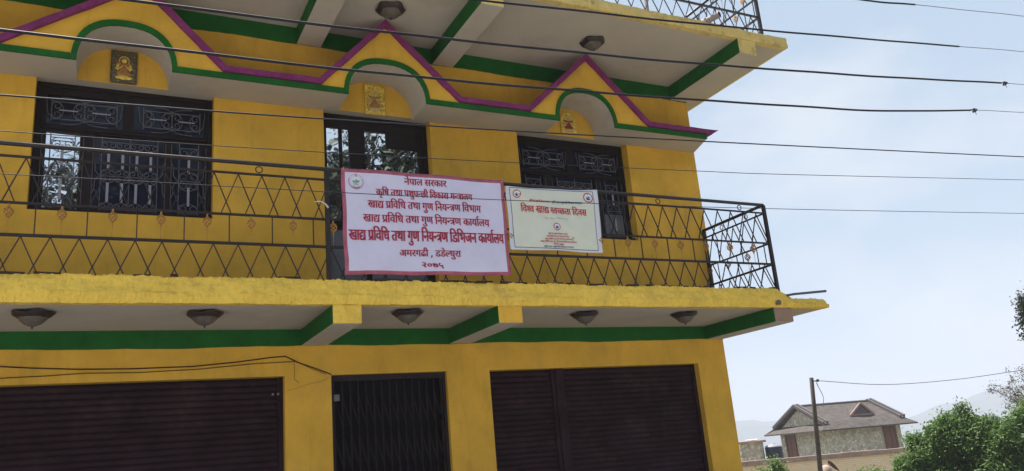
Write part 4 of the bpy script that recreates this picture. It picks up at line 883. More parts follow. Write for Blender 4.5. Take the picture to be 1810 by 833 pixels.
B2T = [('h', 5.21, 4.326, 6.081, 4.326, 0.0745), ('b', 5.319, 4.396, 5.599, 4.404, 0.021), ('b', 5.627, 4.406, 6.039, 4.419, 0.0245), ('g', 5.48, 4.2, 5.82, 4.198, 0.0105), ('b', 5.529, 4.016, 5.791, 4.023, 0.0145), ('c', 5.505, 3.985, 5.812, 3.992, 0.015), ('d', 5.481, 3.953, 5.836, 3.962, 0.0155), ('e', 5.419, 3.922, 5.906, 3.931, 0.017), ('f', 5.591, 3.899, 5.73, 3.896, 0.016), ('b', 5.46, 3.864, 5.858, 3.869, 0.016)]
for i, (k, a, b, c, d, h) in enumerate(B2T): text(k, a, b, c, d, h, -1.3275, (M['red'], M['red'], M['navy'], M['greyink'], M['red'], M['red'], M['red'], M['red'], M['red'], M['navy'])[i], BN2, d2, .0022 if i == 0 else .0008, lift=.006)
emblem((5.657, 4.098), .045, -1.3275, BN2, d2, True, False); emblem((5.173, 4.459), .048, -1.3275, BN2, d2, True, False); emblem((6.132, 4.481), .062, -1.3275, BN2, d2, True, False)

# ------------------------------------------------------------------ deity tiles over the windows
def tilepic(x0, x1, z0, z1, bg_, m1, m2, label, arched=False):
    o = thing('picture_tile', ((x0 + x1) / 2, -.01, z0), label, 'wall tile', 'picture tiles in the arches')
    y0, y1 = -.022, -.0005; mb = MB(); cx = (x0 + x1) / 2; W_ = x1 - x0; H_ = z1 - z0
    if arched: P = [(x0, z0), (x1, z0)] + [(cx + W_ / 2 * math.cos(t), z1 - W_ / 2 + W_ / 2 * math.sin(t)) for t in [math.pi * i / 12 for i in range(13)]]
    else: P = [(x0, z0), (x1, z0), (x1, z1), (x0, z1)]
    n = len(P); T = tessellate_polygon([[Vector((a, b, 0)) for a, b in P]])
    mb.add([(a, y0, b) for a, b in P] + [(a, y1, b) for a, b in P], [tuple(t) for t in T] + [(i, (i + 1) % n, (i + 1) % n + n, i + n) for i in range(n)])
    mb.build('tile', bg_, o)
    def blob(u, v, ru, rv, mm, nm):
        q = MB(); q.lathe([(ru * math.sin(math.pi * i / 8), rv * math.cos(math.pi * i / 8)) for i in range(9)], (0, 0, 0), 12)
        q.v = [(x + x0 + u * W_, y * .16 + y0 - .001, z + z0 + v * H_) for x, y, z in q.v]; q.build(nm, mm, o, smooth=True)
    blob(.5, .17, W_ * .36, H_ * .07, m2, 'base_relief'); blob(.5, .30, W_ * .30, H_ * .09, m1, 'figure_relief'); blob(.5, .48, W_ * .16, H_ * .15, m1, 'figure_relief'); blob(.5, .70, W_ * .11, H_ * .085, m2, 'figure_relief')
    blob(.26, .5, W_ * .07, H_ * .12, m2, 'figure_relief'); blob(.74, .5, W_ * .07, H_ * .12, m2, 'figure_relief')
    mb = MB(); mb.tube([(a, y0 - .002, b) for a, b in P + [P[0]]], .008, 5); mb.build('rim', bg_, o)
    mb = MB(); mb.tube([(cx + W_ * .20 * math.cos(t), y0 - .002, z0 + H_ * .70 + W_ * .20 * math.sin(t)) for t in [2 * math.pi * i / 16 for i in range(17)]], .006, 5); mb.build('halo_relief', m2, o)
    for sg in (-1, 1):
        for k, (e, f_) in enumerate(((.34, .64), (.36, .46), (.22, .34))):
            mb = MB(); mb.tube([(cx, y0 - .006, z0 + H_ * .55), (cx + sg * W_ * e * .7, y0 - .007, z0 + H_ * (f_ - .04)), (cx + sg * W_ * e, y0 - .003, z0 + H_ * f_)], [.012, .010, .007], 6); mb.build('arm_relief', m1 if k != 1 else m2, o, smooth=True)
    rg = random.Random(int(x0 * 100)); mb = MB()
    for k in range(46):
        u, v = rg.uniform(.08, .92), rg.uniform(.05, .86); q = rg.uniform(.006, .012)
        mb.lathe([(0, -q), (q * .8, 0), (0, q)], (x0 + u * W_, y0, z0 + v * H_), 5)
    mb.build('leaf_relief', m2 if arched else m1, o)['kind'] = 'stuff'
tilepic(1.035, 1.285, 5.885, 6.262, M['tileA'], M['torange'], M['tileB'], 'dark multicoloured picture tile in the arch over the left window')
tilepic(3.873, 4.121, 5.86, 6.247, M['tileB'], M['torange'], M['tileC'], 'gold picture tile in the arch over the balcony door')
tilepic(6.70, 6.94, 5.905, 6.225, M['tileB'], M['tred'], M['tileC'], 'round-topped gold picture tile with a red figure in the right arch', True)

# ------------------------------------------------------------------ ceiling lamps
def lamp(x, y, z, label, s=1.0):
    o = thing('ceiling_lamp', (x, y, z), label, 'ceiling lamp', 'bowl lamps under the slabs')
    lob = lambda r, zz, a: (r * (1 + .06 * math.cos(5 * a) * (r > .11 * s)), zz + (.012 * s * math.cos(5 * a) if r > .13 * s else 0))
    mb = MB(); mb.lathe([(0, -.135 * s), (.03 * s, -.130 * s), (.07 * s, -.112 * s), (.10 * s, -.085 * s), (.118 * s, -.058 * s)], (x, y, z), 30, 0, lob); mb.build('glass_bowl', M['glassbowl'], o, smooth=True)
    mb = MB(); mb.lathe([(.116 * s, -.062 * s), (.126 * s, -.054 * s), (.165 * s, -.026 * s), (.168 * s, -.020 * s), (.12 * s, -.018 * s), (.06 * s, -.0 * s)], (x, y, z), 30, 0, lob); mb.build('metal_rim', M['lampmetal'], o, smooth=True)
    mb = MB(); mb.lathe([(.001, -.155 * s), (.009 * s, -.150 * s), (.006 * s, -.142 * s), (.012 * s, -.136 * s), (.004 * s, -.13 * s)], (x, y, z), 10); mb.build('finial', M['lampmetal'], o, smooth=True)
for x, y, lb_ in ((.524, -1.0, 'bowl lamp under the balcony above the left end of the widest shutter'), (1.919, -1.0, 'bowl lamp under the balcony left of the first beam'), (3.90, -1.08, 'bowl lamp under the balcony between two beams above the gate'), (6.12, -1.0, 'bowl lamp under the balcony right of the second beam'), (7.59, -1.0, 'bowl lamp under the balcony nearest its right corner')):
    lamp(x, y, 3.168, lb_)
lamp(3.985, -.80, 6.905, 'dish lamp under the roof slab over the middle gable peak', 1.06); lamp(6.80, -.87, 6.905, 'dish lamp under the roof slab over the right gable peak', 1.0)

# ------------------------------------------------------------------ overhead wires
WIRES = [
 ('thick sleeved wire crossing highest over the roof slab corner', [(1.28, -4.75, 4.36), (2.24, -4.75, 4.46), (3.12, -4.75, 4.52), (4.33, -4.75, 4.63), (6.05, -4.75, 4.79), (7.1, -4.75, 4.91), (8.29, -4.75, 5.04), (9.38, -4.75, 5.16), (12.89, -4.75, 5.58)], 8.29, .0078),
 ('thick sleeved wire that ends in the upper right corner of the sky', [(3.35, -4.9, 4.86), (4.78, -4.9, 4.95), (6.86, -4.9, 5.17), (7.53, -4.9, 5.26), (9.26, -4.9, 5.46), (12.73, -4.9, 5.87)], 7.53, .0078),
 ('thick sleeved wire with a knot farthest to the right in the sky', [(.02, -4.6, 4.16), (1.06, -4.6, 4.2), (1.79, -4.6, 4.23), (3.19, -4.6, 4.3), (4.39, -4.6, 4.385), (6.14, -4.6, 4.53), (7.6, -4.6, 4.68), (9.14, -4.6, 4.84), (9.5, -4.6, 4.88), (13.03, -4.6, 5.24)], 9.1, .0088),
 ('thick sleeved wire crossing the arches, its knot left of the other one', [(.01, -4.45, 3.98), (.49, -4.45, 3.99), (1.14, -4.45, 4.01), (1.82, -4.45, 4.03), (3.24, -4.45, 4.08), (4.46, -4.45, 4.16), (6.23, -4.45, 4.285), (7.39, -4.45, 4.39), (8.77, -4.45, 4.56), (9.65, -4.45, 4.65), (13.23, -4.45, 5.02)], 8.73, .0088),
 ('medium black wire crossing just under the canopy', [(.02, -4.3, 3.67), (.5, -4.3, 3.69), (1.16, -4.3, 3.715), (1.84, -4.3, 3.74), (3.29, -4.3, 3.81), (4.52, -4.3, 3.88), (6.31, -4.3, 3.99), (9.71, -4.3, 4.21), (13.23, -4.3, 4.45)], 99, .0052),
 ('thin black wire crossing the windows above the handrail', [(-.01, -4.1, 3.56), (.49, -4.1, 3.565), (1.17, -4.1, 3.58), (1.88, -4.1, 3.60), (3.36, -4.1, 3.655), (5.37, -4.1, 3.75), (6.47, -4.1, 3.81), (9.96, -4.1, 4.04), (13.58, -4.1, 4.27)], 99, .0028),
 ('lowest thin black wire crossing in front of both banners', [(-.02, -3.95, 3.37), (.5, -3.95, 3.37), (1.18, -3.95, 3.38), (1.91, -3.95, 3.39), (2.98, -3.95, 3.41), (4.59, -3.95, 3.46), (6.56, -3.95, 3.54), (10.07, -3.95, 3.71), (13.69, -3.95, 3.89)], 99, .0028)]
def catmull(P, k=6):
    P = [Vector(p) for p in P]; P = [P[0] * 2 - P[1]] + P + [P[-1] * 2 - P[-2]]; o = []
    for i in range(1, len(P) - 2):
        for j in range(k):
            t = j / k; a, b, c, d = P[i - 1:i + 3]
            o.append(.5 * ((2 * b) + (c - a) * t + (2 * a - 5 * b + 4 * c - d) * t * t + (3 * b - a - 3 * c + d) * t ** 3))
    return o + [P[-2]]
for lb_, P, cut, r in WIRES:
    P = [Vector(p) for p in P]; d0 = (P[0] - P[1]).normalized(); d9 = (P[-1] - P[-2]).normalized()
    root = thing('overhead_wire', P[0], lb_, 'wire', 'overhead wires along the street')
    Q = [P[0] + d0 * 9 + Vector((0, 0, .4))] + catmull(P) + [P[-1] + d9 * 12 + Vector((0, 0, .5))]
    for i, q in enumerate(Q):
        if r > .007: q.z += .0035 * math.sin(q.x * 2.3) + .002 * math.sin(q.x * 5.1)
    a = [q for q in Q if q.x <= cut]; b = [q for q in Q if q.x > cut]
    if b:
        f = next(q for q in Q if q.x > cut); e = a[-1].lerp(f, max(0, min(1, (cut - a[-1].x) / (f.x - a[-1].x)))); a = a + [e]; b = [e] + b
    mb = MB(); mb.tube(a, r, 7); mb.build('sleeve' if b else 'wire', M['sleeve'], root, smooth=True)
    if b:
        mb = MB(); mb.tube(b, .0028, 6); mb.build('bare_wire', M['bare'], root, smooth=True)
        if cut > 8.5:
            mb = MB(); c = b[0] + (b[1] - b[0]).normalized() * .06
            mb.tube([c + Vector((.022 * math.cos(t), .018 * math.sin(t * 1.7), .016 * math.sin(t))) for t in [i * .7 for i in range(16)]], .0065, 5); mb.tube([c, c + Vector((.02, 0, -.045))], .003, 4)
            mb.build('wire_knot', M['sleeve'], root, smooth=True)

# ------------------------------------------------------------------ right side: house, wall, pole, plants
A = Vector((49.5, 35.7, 0)); Ld = Vector((.976, -.213, 0)).normalized(); Gd = Vector((.213, .976, 0)).normalized()
def HP(l, g, z): return tuple(A + Ld * l + Gd * g + Vector((0, 0, z)))
LL, GG, ZE, ZW, ZR = 6.35, 6.3, 1.62, 1.98, 3.55
H = thing('stone_house', HP(LL / 2, GG / 2, -2.6), 'low rubble-stone house with a grey gabled roof behind the yellow brick wall', 'house')
mb = MB()
for q in ([HP(0, 0, -2.6), HP(LL, 0, -2.6), HP(LL, 0, ZW), HP(0, 0, ZW)], [HP(0, GG, -2.6), HP(0, 0, -2.6), HP(0, 0, ZW), HP(0, GG, ZW)],
          [HP(LL, 0, -2.6), HP(LL, GG, -2.6), HP(LL, GG, ZW), HP(LL, 0, ZW)], [HP(LL, GG, -2.6), HP(0, GG, -2.6), HP(0, GG, ZW), HP(LL, GG, ZW)]): mb.add(q, [(0, 1, 2, 3)])
for l in (0.001, LL - .001): mb.add([HP(l, .1, ZW - .05), HP(l, GG - .1, ZW - .05), HP(l, GG / 2, ZR - .15)], [(0, 1, 2)])
mb.build('stone_wall', M['stone'], H)
# roof: two slopes with flared skirt, skirt on gable ends
o_ = .75; v_ = .30
mb = MB(); th = .10
def slab(P):
    n = len(P); mb.add(P + [(x, y, z - th) for x, y, z in P], [tuple(range(n)), tuple(range(n, 2 * n))[::-1]] + [(i, i + n, (i + 1) % n + n, (i + 1) % n) for i in range(n)])
for s in (0, 1):
    g0 = (lambda t: t) if s == 0 else (lambda t: GG - t)
    slab([HP(-v_, g0(-.1), ZW + .12), HP(LL + v_, g0(-.1), ZW + .12), HP(LL + v_, g0(GG / 2), ZR), HP(-v_, g0(GG / 2), ZR)])
    slab([HP(-o_ - .2, g0(-o_ - .1), ZE), HP(LL + o_ + .2, g0(-o_ - .1), ZE), HP(LL + v_, g0(-.1), ZW + .115), HP(-v_, g0(-.1), ZW + .115)])
for l, sg in ((0, -1), (LL, 1)):
    slab([HP(l + sg * (o_ + .2), -o_ - .1, ZE + .001), HP(l + sg * (o_ + .2), GG + o_ + .1, ZE + .001), HP(l, GG + .1, ZW + .117), HP(l, -.1, ZW + .117)])
mb.build('roof', M['roof'], H)
bm_ = [c for c in H.children if c.name.startswith('roof')][0]
bb = bmesh.new(); bb.from_mesh(bm_.data); bmesh.ops.recalc_face_normals(bb, faces=bb.faces); bb.to_mesh(bm_.data); bb.free()
for l in (-v_ + .1, LL + v_ - .1):
    mb = MB()
    for s in (0, 1):
        g0 = (lambda t: t) if s == 0 else (lambda t: GG - t)
        for dl, dz, t in ((-.16, .07, .16), (.16, .09, .18)):
            mb.bar(HP(l + dl, g0(-.25), ZW + .10 + dz), HP(l + dl, g0(GG / 2 + .02), ZR + dz + .05), t, t)
        mb.bar(HP(l, g0(-.25), ZW + .02), HP(l, g0(GG / 2), ZR), .42, .16)
    mb.build('verge', M['verge'], bm_)
mb = MB(); mb.tube([HP(-v_, GG / 2, ZR + .04), HP(LL + v_, GG / 2, ZR + .04)], .09, 8); mb.build('ridge_cap', M['verge'], bm_)
# dormer
mb = MB(); l0, lw, g1 = 3.75, .95, .8
zt = lambda g: ZW + .12 + (ZR - ZW - .12) * (g + .1) / (GG / 2 + .1)
a_, b_, c_ = HP(l0 - lw, g1, zt(g1) + .02), HP(l0 + lw, g1, zt(g1) + .02), HP(l0, g1 - .05, zt(g1) + .82)
mb.add([a_, b_, c_, HP(l0, 2.3, zt(2.3) + .05)], [(0, 3, 2), (1, 2, 3)])
dm = mb.build('dormer', M['roof'], H)
mb = MB(); mb.bar(HP(l0 - lw - .1, g1 - .12, zt(g1) - .02), HP(l0, g1 - .15, zt(g1) + .86), .16, .13); mb.bar(HP(l0 + lw + .1, g1 - .12, zt(g1) - .02), HP(l0, g1 - .15, zt(g1) + .86), .16, .13); mb.bar(HP(l0 - lw - .1, g1 - .12, zt(g1) + .02), HP(l0 + lw + .1, g1 - .12, zt(g1) + .02), .14, .13); mb.build('dormer_frame', M['dormer'], dm)
mb = MB(); mb.add([HP(l0 - lw + .1, g1 - .06, zt(g1) + .08), HP(l0 + lw - .1, g1 - .06, zt(g1) + .08), HP(l0, g1 - .06, zt(g1) + .72)], [(0, 1, 2)]); mb.build('dormer_louvre', mat('dark_grey_louvre', (.09, .085, .09), .8), dm)
def hdoor(f, label):
    mb = MB(); mb.v = []
    def bx(a0, a1, z0, z1, d):
        P = [f(a0, 0, z0), f(a1, 0, z0), f(a1, 0, z1), f(a0, 0, z1), f(a0, -d, z0), f(a1, -d, z0), f(a1, -d, z1), f(a0, -d, z1)]
        mb.add(P, [(4, 5, 6, 7), (0, 4, 7, 3), (1, 2, 6, 5), (3, 7, 6, 2), (0, 1, 5, 4)])
    bx(0, .12, -.9, 1.5, .12); bx(.98, 1.10, -.9, 1.5, .12); bx(.12, .98, 1.38, 1.5, .12); bx(.12, .53, -.9, 1.38, .05); bx(.57, .98, -.9, 1.38, .05)
    for zz in (-.6, 0, .6): bx(.18, .48, zz, zz + .5, .065); bx(.62, .92, zz, zz + .5, .065)
    mb.build('door', M['door'], H, label=label)
hdoor(lambda a, d, z: HP(4.75 + a, d, z), 'red-brown double door in the long wall'); hdoor(lambda a, d, z: HP(d, 5.55 - a * 1.25, z), 'red-brown door in the shaded end wall')
# yellow brick boundary wall with coping
P0 = Vector((24.4, 20.0, 0)); P1 = Vector((36.2, 13.6, 0)); dW = (P1 - P0); an = math.atan2(dW.y, dW.x); LW = dW.length
BW = thing('brick_wall', P0 + Vector((0, 0, -2.6)), 'long yellow brick garden wall with reddish coping in front of the stone house', 'wall')
mb = MB(); mb.box(0, LW, 0, .24, 0, 3.0); me = mb.mesh('brick_face', [M['brick']]); o = place('brick_face', me, BW, (P0.x, P0.y, -2.6), (0, 0, an))
n = 26
for i in range(n):
    mb = MB(); a = LW * i / n; z = 3.0 + .0 + .09 * i / n
    mb.box(a + .006, a + LW / n - .006, -.07, .31, 3.001, 3.20 + random.uniform(-.012, .012)); place('coping_stone', mb.mesh('coping_stone', [M['coping']]), BW, (P0.x, P0.y, -2.6), (0, 0, an))
# stone tower and tank
T0 = Vector((31.45, 24.2, -2.6))
TW = thing('stone_pier', T0, 'small square rubble-stone pier with a flat slab behind the brick wall', 'pier')
def rbox(cx, cy, hw, z0, z1, rot=.55):
    mb = MB(); mb.box(-hw, hw, -hw, hw, z0, z1); c, s = math.cos(rot), math.sin(rot); mb.v = [(cx + x * c - y * s, cy + x * s + y * c, z) for x, y, z in mb.v]; return mb
rbox(T0.x, T0.y, .48, -2.6, 1.28).build('pier_body', M['stone'], TW); bevel(rbox(T0.x, T0.y, .62, 1.281, 1.40).build('cap_slab', M['coping'], TW), .02)
mb = MB()
for i in range(9):
    a = random.uniform(0, 6.28); r = random.uniform(0, .42); s = random.uniform(.08, .16); cx, cy = T0.x + r * math.cos(a), T0.y + r * math.sin(a)
    mb.lathe([(s * math.sin(math.pi * j / 5), s * .6 * (1 - math.cos(math.pi * j / 5)) / 2) for j in range(6)], (cx, cy, 1.40), 7)
mb.build('loose_rubble', mat('white_rubble', (.6, .56, .55), .9, var=.2), TW)
tk = thing('water_tank', (32.5, 23.75, -2.6), 'dark blue ribbed water tank between the stone pier and the house', 'water tank')
mb = MB(); pr = [(.42, 3.0)]
z = 3.0
for i in range(6): pr += [(.445, 3.02 + i * .1), (.445, 3.07 + i * .1), (.42, 3.09 + i * .1), (.42, 3.10 + i * .1)]
mb.lathe([(.0, 0), (.42, 0)] + pr, (32.5, 23.75, -2.6), 24); mb.build('tank_body', M['tank'], tk, smooth=True)
mb = MB(); mb.lathe([(.43, 3.61), (.40, 3.66), (.22, 3.73), (.12, 3.75), (.12, 3.79), (0, 3.80)], (32.5, 23.75, -2.6), 24); mb.build('tank_lid', mat('tank_lid_grey', (.22, .22, .26), .5), tk, smooth=True)
# pole
PT, PB = Vector((23.069, 11.609, 3.378)), Vector((23.491, 12.348, .26)); dv = (PB - PT) / (3.378 - .26)
foot = PT + dv * (3.378 + 2.6)
PO = thing('wooden_pole', foot, 'weathered wooden pole in front of the stone house, leaning a little', 'pole')
mb = MB(); mb.tube([foot.lerp(PT, t) for t in (0, .25, .5, .75, 1)], [.105, .096, .086, .078, .070], 10); mb.build('shaft', M['wood'], PO, smooth=True)
mb = MB(); mb.tube([PT + Vector((-.05, 0, -.10)), PT + Vector((.22, -.05, -.13))], .02, 6); mb.build('bracket', M['rail'], PO)
mb = MB(); mb.lathe([(0, -.05), (.05, -.05), (.03, -.01), (.05, 0), (.05, .03), (0, .05)], tuple(PT + Vector((.22, -.05, -.10))), 10); mb.build('insulator', mat('brown_insulator', (.08, .05, .045), .3), PO, smooth=True)
for k, (pts, lb_) in enumerate((([(23.26, 11.557, 3.27), (26.135, 11.277, 2.993), (29.228, 10.812, 2.988), (32.27, 10.325, 3.144), (35.446, 9.752, 3.35), (42, 8.6, 3.9)], 'thin wire running right from the pole top to the trees'), ([(23.25, 11.593, 3.2), (30, 17.6, 3.0), (39, 26., 2.95), (48.5, 34.5, 3.322)], 'slack thin wire from the pole down to the house roof'))):
    mb = MB(); mb.tube(catmull(pts, 5), .011 if k == 0 else .014, 5); tag(mb.build('service_wire', M['bare'], smooth=True), lb_, 'wire')
# plants
def leaves(name, blobs, n, size, m, parent, seed, flat=.6, droop=0):
    "leaf faces in tufts spread through the given ellipsoids"
    rg = np.random.default_rng(seed); bl = np.array(blobs, float); wt = bl[:, 3] * bl[:, 4]; wt /= wt.sum()
    nt_ = max(1, n // 9); idx = rg.choice(len(bl), nt_, p=wt)
    d = rg.normal(size=(nt_, 3)); d /= np.linalg.norm(d, axis=1)[:, None]
    rr = rg.uniform(.30, 1.12, nt_) ** .5
    d2_ = d * rr[:, None]; bump = 1 + .30 * np.sin(d[:, 0] * 7 + idx) * np.cos(d[:, 2] * 6 + idx * 2)
    c = bl[idx, :3] + d2_ * np.stack([bl[idx, 3], bl[idx, 3], bl[idx, 4]], 1) * bump[:, None]
    c = np.repeat(c, 9, 0); N_ = len(c); c = c + rg.normal(size=(N_, 3)) * size * np.repeat(rg.uniform(.8, 2.6, nt_), 9)[:, None]
    nrm = np.repeat(d, 9, 0) * .8 + np.array([0, 0, .55]) + rg.normal(size=(N_, 3)) * .55; nrm /= np.linalg.norm(nrm, axis=1)[:, None]
    a = rg.normal(size=(N_, 3)); a[:, 2] -= droop; a -= nrm * (a * nrm).sum(1)[:, None]; a /= np.linalg.norm(a, axis=1)[:, None]
    b = np.cross(a, nrm)
    s = size * rg.uniform(.6, 1.25, N_)[:, None]
    V = np.stack([c - a * s, c - b * s * .42, c + a * s, c + b * s * .42], 1).reshape(-1, 3)
    me = bpy.data.meshes.new(name); me.vertices.add(4 * N_); me.vertices.foreach_set('co', V.ravel())
    me.loops.add(4 * N_); me.loops.foreach_set('vertex_index', np.arange(4 * N_)); me.polygons.add(N_)
    me.polygons.foreach_set('loop_start', np.arange(0, 4 * N_, 4)); me.polygons.foreach_set('loop_total', np.full(N_, 4)); me.update(calc_edges=True); me.materials.append(m)
    o = bpy.data.objects.new(name, me); COL.objects.link(o); setp(o, parent); return o
def limbs(mb, p, d, r, ln, depth, rg, spread=.6, tips=None):
    pts = [Vector(p)]; dd = Vector(d).normalized(); k = 4
    for i in range(k):
        dd = (dd + Vector((rg.uniform(-1, 1), rg.uniform(-1, 1), rg.uniform(-.5, .8))) * .16).normalized(); pts.append(pts[-1] + dd * ln / k)
    mb.tube(pts, [r * (1 - .5 * i / k) for i in range(k + 1)], 6 if r > .02 else 4)
    if tips is not None and depth <= 1: tips.append(tuple(pts[-1])); tips.append(tuple(pts[2]))
    if depth > 0:
        for q in range(rg.choice((2, 3, 3))):
            nd_ = (dd + Vector((rg.uniform(-1, 1), rg.uniform(-1, 1), rg.uniform(-.3, .7))) * spread).normalized()
            limbs(mb, pts[rg.choice((2, 3, 4))], nd_, r * .55, ln * .72, depth - 1, rg, spread, tips)
def plant(name, base, blobs, n, size, m, label, cat, seed, trunk=.08, group=None):
    o = thing(name, base, label, cat, group); rg = random.Random(seed); mb = MB()
    for b in blobs[:6]:
        c = Vector(b[:3]); f = Vector(base); mid = f.lerp(c, .5) + Vector((rg.uniform(-.15, .15), rg.uniform(-.15, .15), -.1))
        mb.tube([f + Vector((rg.uniform(-.1, .1), rg.uniform(-.1, .1), 0)), mid, c], [trunk, trunk * .6, trunk * .25], 7)
        limbs(mb, mid, c - mid, trunk * .5, (c - mid).length * .35, 1, rg)
    mb.build('trunk', M['bark'], o); leaves('crown', blobs, n, size, m, o, seed); return o
def rb(cx, cy, cz, R, Rz, n, seed, rs=.42):
    rg = random.Random(seed); o = []
    for i in range(n):
        a = rg.uniform(0, 6.28); e = rg.uniform(-.4, 1) ; r = rg.uniform(.25, .85)
        o.append((cx + R * r * math.cos(a), cy + R * r * math.sin(a), cz + Rz * e * .8, R * rs * rg.uniform(.7, 1.2), Rz * rs * rg.uniform(.8, 1.3)))
    return o
gzv = -2.5
def sub(bl, seed, k=8):
    rg = random.Random(seed); o = []
    for x, y, z, r in bl:
        o.append((x, y, z, r * .72, r * .72))
        for i in range(k):
            a = rg.uniform(0, 6.283); e = rg.uniform(-.5, 1.2); q = r * rg.uniform(.7, 1.0)
            o.append((x + q * math.cos(a) * math.cos(e), y + q * math.sin(a) * math.cos(e), z + q * math.sin(e), r * rg.uniform(.24, .42), r * rg.uniform(.2, .36)))
    return o
plant('leafy_tree', (22.1, 5.85, gzv), sub([(22.03, 5.7, 1.36, .34), (21.91, 5.89, 1.02, .50), (22.54, 5.65, .74, .52), (22.36, 5.9, .31, .61), (22.15, 5.25, 1.05, .42), (22.1, 5.0, 1.2, .30), (22.05, 5.6, 1.78, .13), (21.7, 5.95, 1.35, .34), (22.1, 6.0, -.5, .8)], 41, 13), 42000, .050, M['leaf'], 'bright green leafy tree standing highest in front of the brick wall', 'tree', 21, group='leafy trees at the lower right')
plant('leafy_tree', (21.2, 6.5, gzv), sub([(21.43, 6.12, 1.10, .36), (21.11, 6.41, .76, .43), (21.6, 6.23, .5, .52), (20.78, 6.68, .36, .33), (21.1, 6.5, -.2, .7)], 42, 13), 32000, .050, M['leaf'], 'lower leafy tree spreading left over the brick wall', 'tree', 22, group='leafy trees at the lower right')
plant('leafy_tree', (22.6, 4.5, gzv), sub([(22.06, 4.62, 1.05, .36), (22.38, 4.4, 1.28, .36), (22.28, 4.66, .6, .56), (22.79, 4.32, .87, .59), (21.9, 4.94, .3, .53), (22.9, 4.0, 1.4, .5), (22.4, 4.6, -.4, .8)], 43, 13), 38000, .050, M['leaf'], 'leafy tree at the lower right edge of the picture', 'tree', 23, group='leafy trees at the lower right')
plant('small_bush', (19.7, 10.8, gzv), rb(19.7, 10.75, .1, .55, .6, 7, 11), 7000, .05, M['leaf'], 'small bush beside the corner of the yellow building', 'bush', 24, .04, group='small bushes before the brick wall')
plant('small_bush', (22.5, 9.4, gzv), rb(22.5, 9.35, -.2, .6, .6, 7, 12), 7000, .05, M['leaf'], 'small bush between the pole and the leafy trees', 'bush', 25, .04, group='small bushes before the brick wall')
# bare twiggy tree at the right edge
BT = thing('bare_tree', (32.9, 9.9, gzv), 'twiggy half-bare tree at the right edge of the picture', 'tree'); mb = MB(); rg = random.Random(5); tips = []
mb.tube([(32.9, 9.9, gzv), (32.85, 9.85, -1), (32.7, 9.8, .3)], [.14, .11, .09], 8)
for k in range(6): limbs(mb, (32.75 + rg.uniform(-.1, .1), 9.8, .1 + k * .1), (rg.uniform(-.8, .4), rg.uniform(-.2, .5), 1.1), .035, 1.25, 3, rg, .5, tips)
mb.build('trunk', M['bark'], BT)
leaves('crown', [(t[0], t[1], t[2], .13, .13) for t in tips[::2]] + [(32.0, 9.9, 2.0, .35, .5), (32.3, 9.9, 1.2, .5, .6)], 4200, .04, M['leaf_br'], BT, 31)
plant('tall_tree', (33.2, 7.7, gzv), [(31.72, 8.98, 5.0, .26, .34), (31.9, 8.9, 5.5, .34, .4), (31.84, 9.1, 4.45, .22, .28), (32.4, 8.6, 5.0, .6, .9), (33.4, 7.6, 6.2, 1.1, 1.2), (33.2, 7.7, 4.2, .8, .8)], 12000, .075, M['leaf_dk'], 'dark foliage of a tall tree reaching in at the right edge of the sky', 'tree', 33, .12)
# dried leaf and sack in front of the brick wall
mb = MB()
for i in range(13):
    t = i / 12; w_ = .14 * math.sin(math.pi * min(1, t * .93 + .06)) ; c = Vector((25.36, 13.68, .50)) + Vector((.33 * t, -.16 * t, -.34 * t * t - .06 * t))
    for s in (-1, 0, 1): mb.v.append(tuple(c + Vector((0.05 * s * w_, .9 * s * w_ * .2, -w_ * .8 * abs(s) + (.0 if s else .02)))) if s <= 0 else tuple(c + Vector((-.10 * w_, .3 * w_, -.95 * w_))))
for i in range(12):
    for j in range(2): a = i * 3 + j; mb.f.append((a, a + 3, a + 4, a + 1)); mb.m.append(0)
DL = thing('dry_leaf', (25.5, 13.6, -2.5), 'large curled dry brown leaf hanging in front of the pale brick wall', 'leaf')
mb.build('blade', M['leafdry'], DL); mb = MB(); mb.tube([(25.36, 13.68, .44), (25.42, 13.66, .25), (25.5, 13.6, -2.5)], [.012, .016, .03], 6); mb.build('stalk', M['leafdry'], DL)
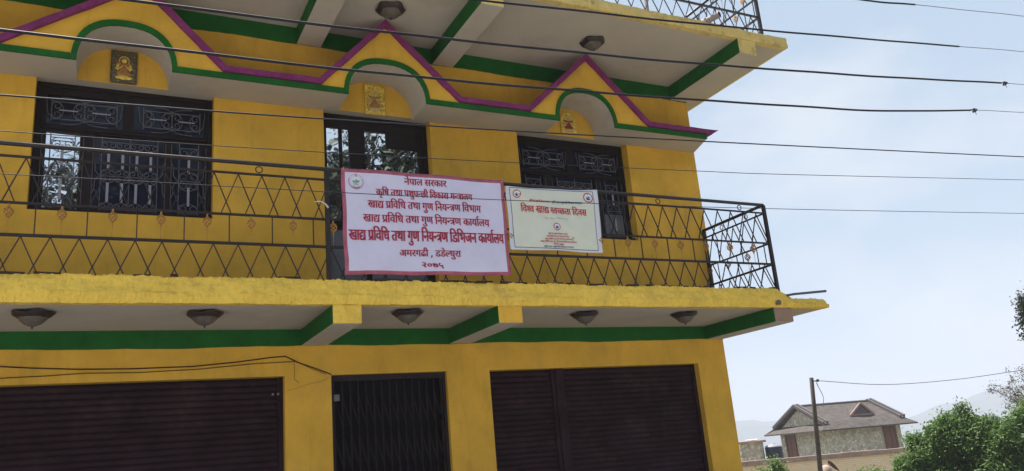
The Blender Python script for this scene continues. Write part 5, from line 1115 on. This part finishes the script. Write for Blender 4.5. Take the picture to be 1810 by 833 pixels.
mb = MB(); mb.lathe([(.0, 0), (.17, .02), (.20, .6), (.19, 2.2), (.20, 2.75), (.16, 2.9), (.08, 2.96), (0, 2.98)], (25.25, 13.72, -2.6), 16); tag(mb.build('gate_pier', M['sack'], smooth=True), 'rounded pinkish pier top beside the pole', 'pier')

# ------------------------------------------------------------------ trees across the street, seen mirrored in the window glass
def street_tree(x, y, h, R, n, seed, size, label):
    o = thing('street_tree', (x, y, 0), label, 'tree', 'trees across the street'); mb = MB(); rg = random.Random(seed); tips = []
    mb.tube([(x, y, 0), (x + .1, y, h * .25), (x, y + .1, h * .45)], [.22, .18, .14], 9)
    for k in range(6): limbs(mb, (x, y, h * (.3 + .03 * k)), (rg.uniform(-1, 1), rg.uniform(-.6, .6), 1.1), .10, h * .3, 3, rg, .6, tips)
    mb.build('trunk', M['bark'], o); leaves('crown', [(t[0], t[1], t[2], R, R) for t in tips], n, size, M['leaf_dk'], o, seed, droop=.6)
street_tree(3.9, -14.2, 8.6, .7, 30000, 51, .17, 'dense tree across the street opposite the left window')
street_tree(-.5, -14.4, 11.2, .42, 9000, 55, .09, 'open-branched tree across the street opposite the narrow left pane')
street_tree(8.2, -14.6, 10.2, .45, 14000, 52, .09, 'open-branched tree across the street opposite the door')
street_tree(13.5, -15.2, 13.0, 1.0, 40000, 53, .19, 'big dense tree across the street opposite the right window')
street_tree(17.5, -14.0, 13.0, 1.0, 34000, 54, .19, 'dense tree across the street beyond the corner')

# ------------------------------------------------------------------ haze
hb = MB(); hb.box(-3600, 3600, -3600, 3600, -245, 150)
hm = bpy.data.materials.new('haze'); hm.use_nodes = True; n = hm.node_tree.nodes; n.clear()
vo = n.new('ShaderNodeVolumePrincipled'); vo.inputs['Color'].default_value = (.58, .62, .735, 1); vo.inputs['Density'].default_value = 7.4e-4; vo.inputs['Anisotropy'].default_value = .0
ou = n.new('ShaderNodeOutputMaterial'); hm.node_tree.links.new(vo.outputs[0], ou.inputs['Volume'])
hb.build('haze', hm, None, kind='stuff')
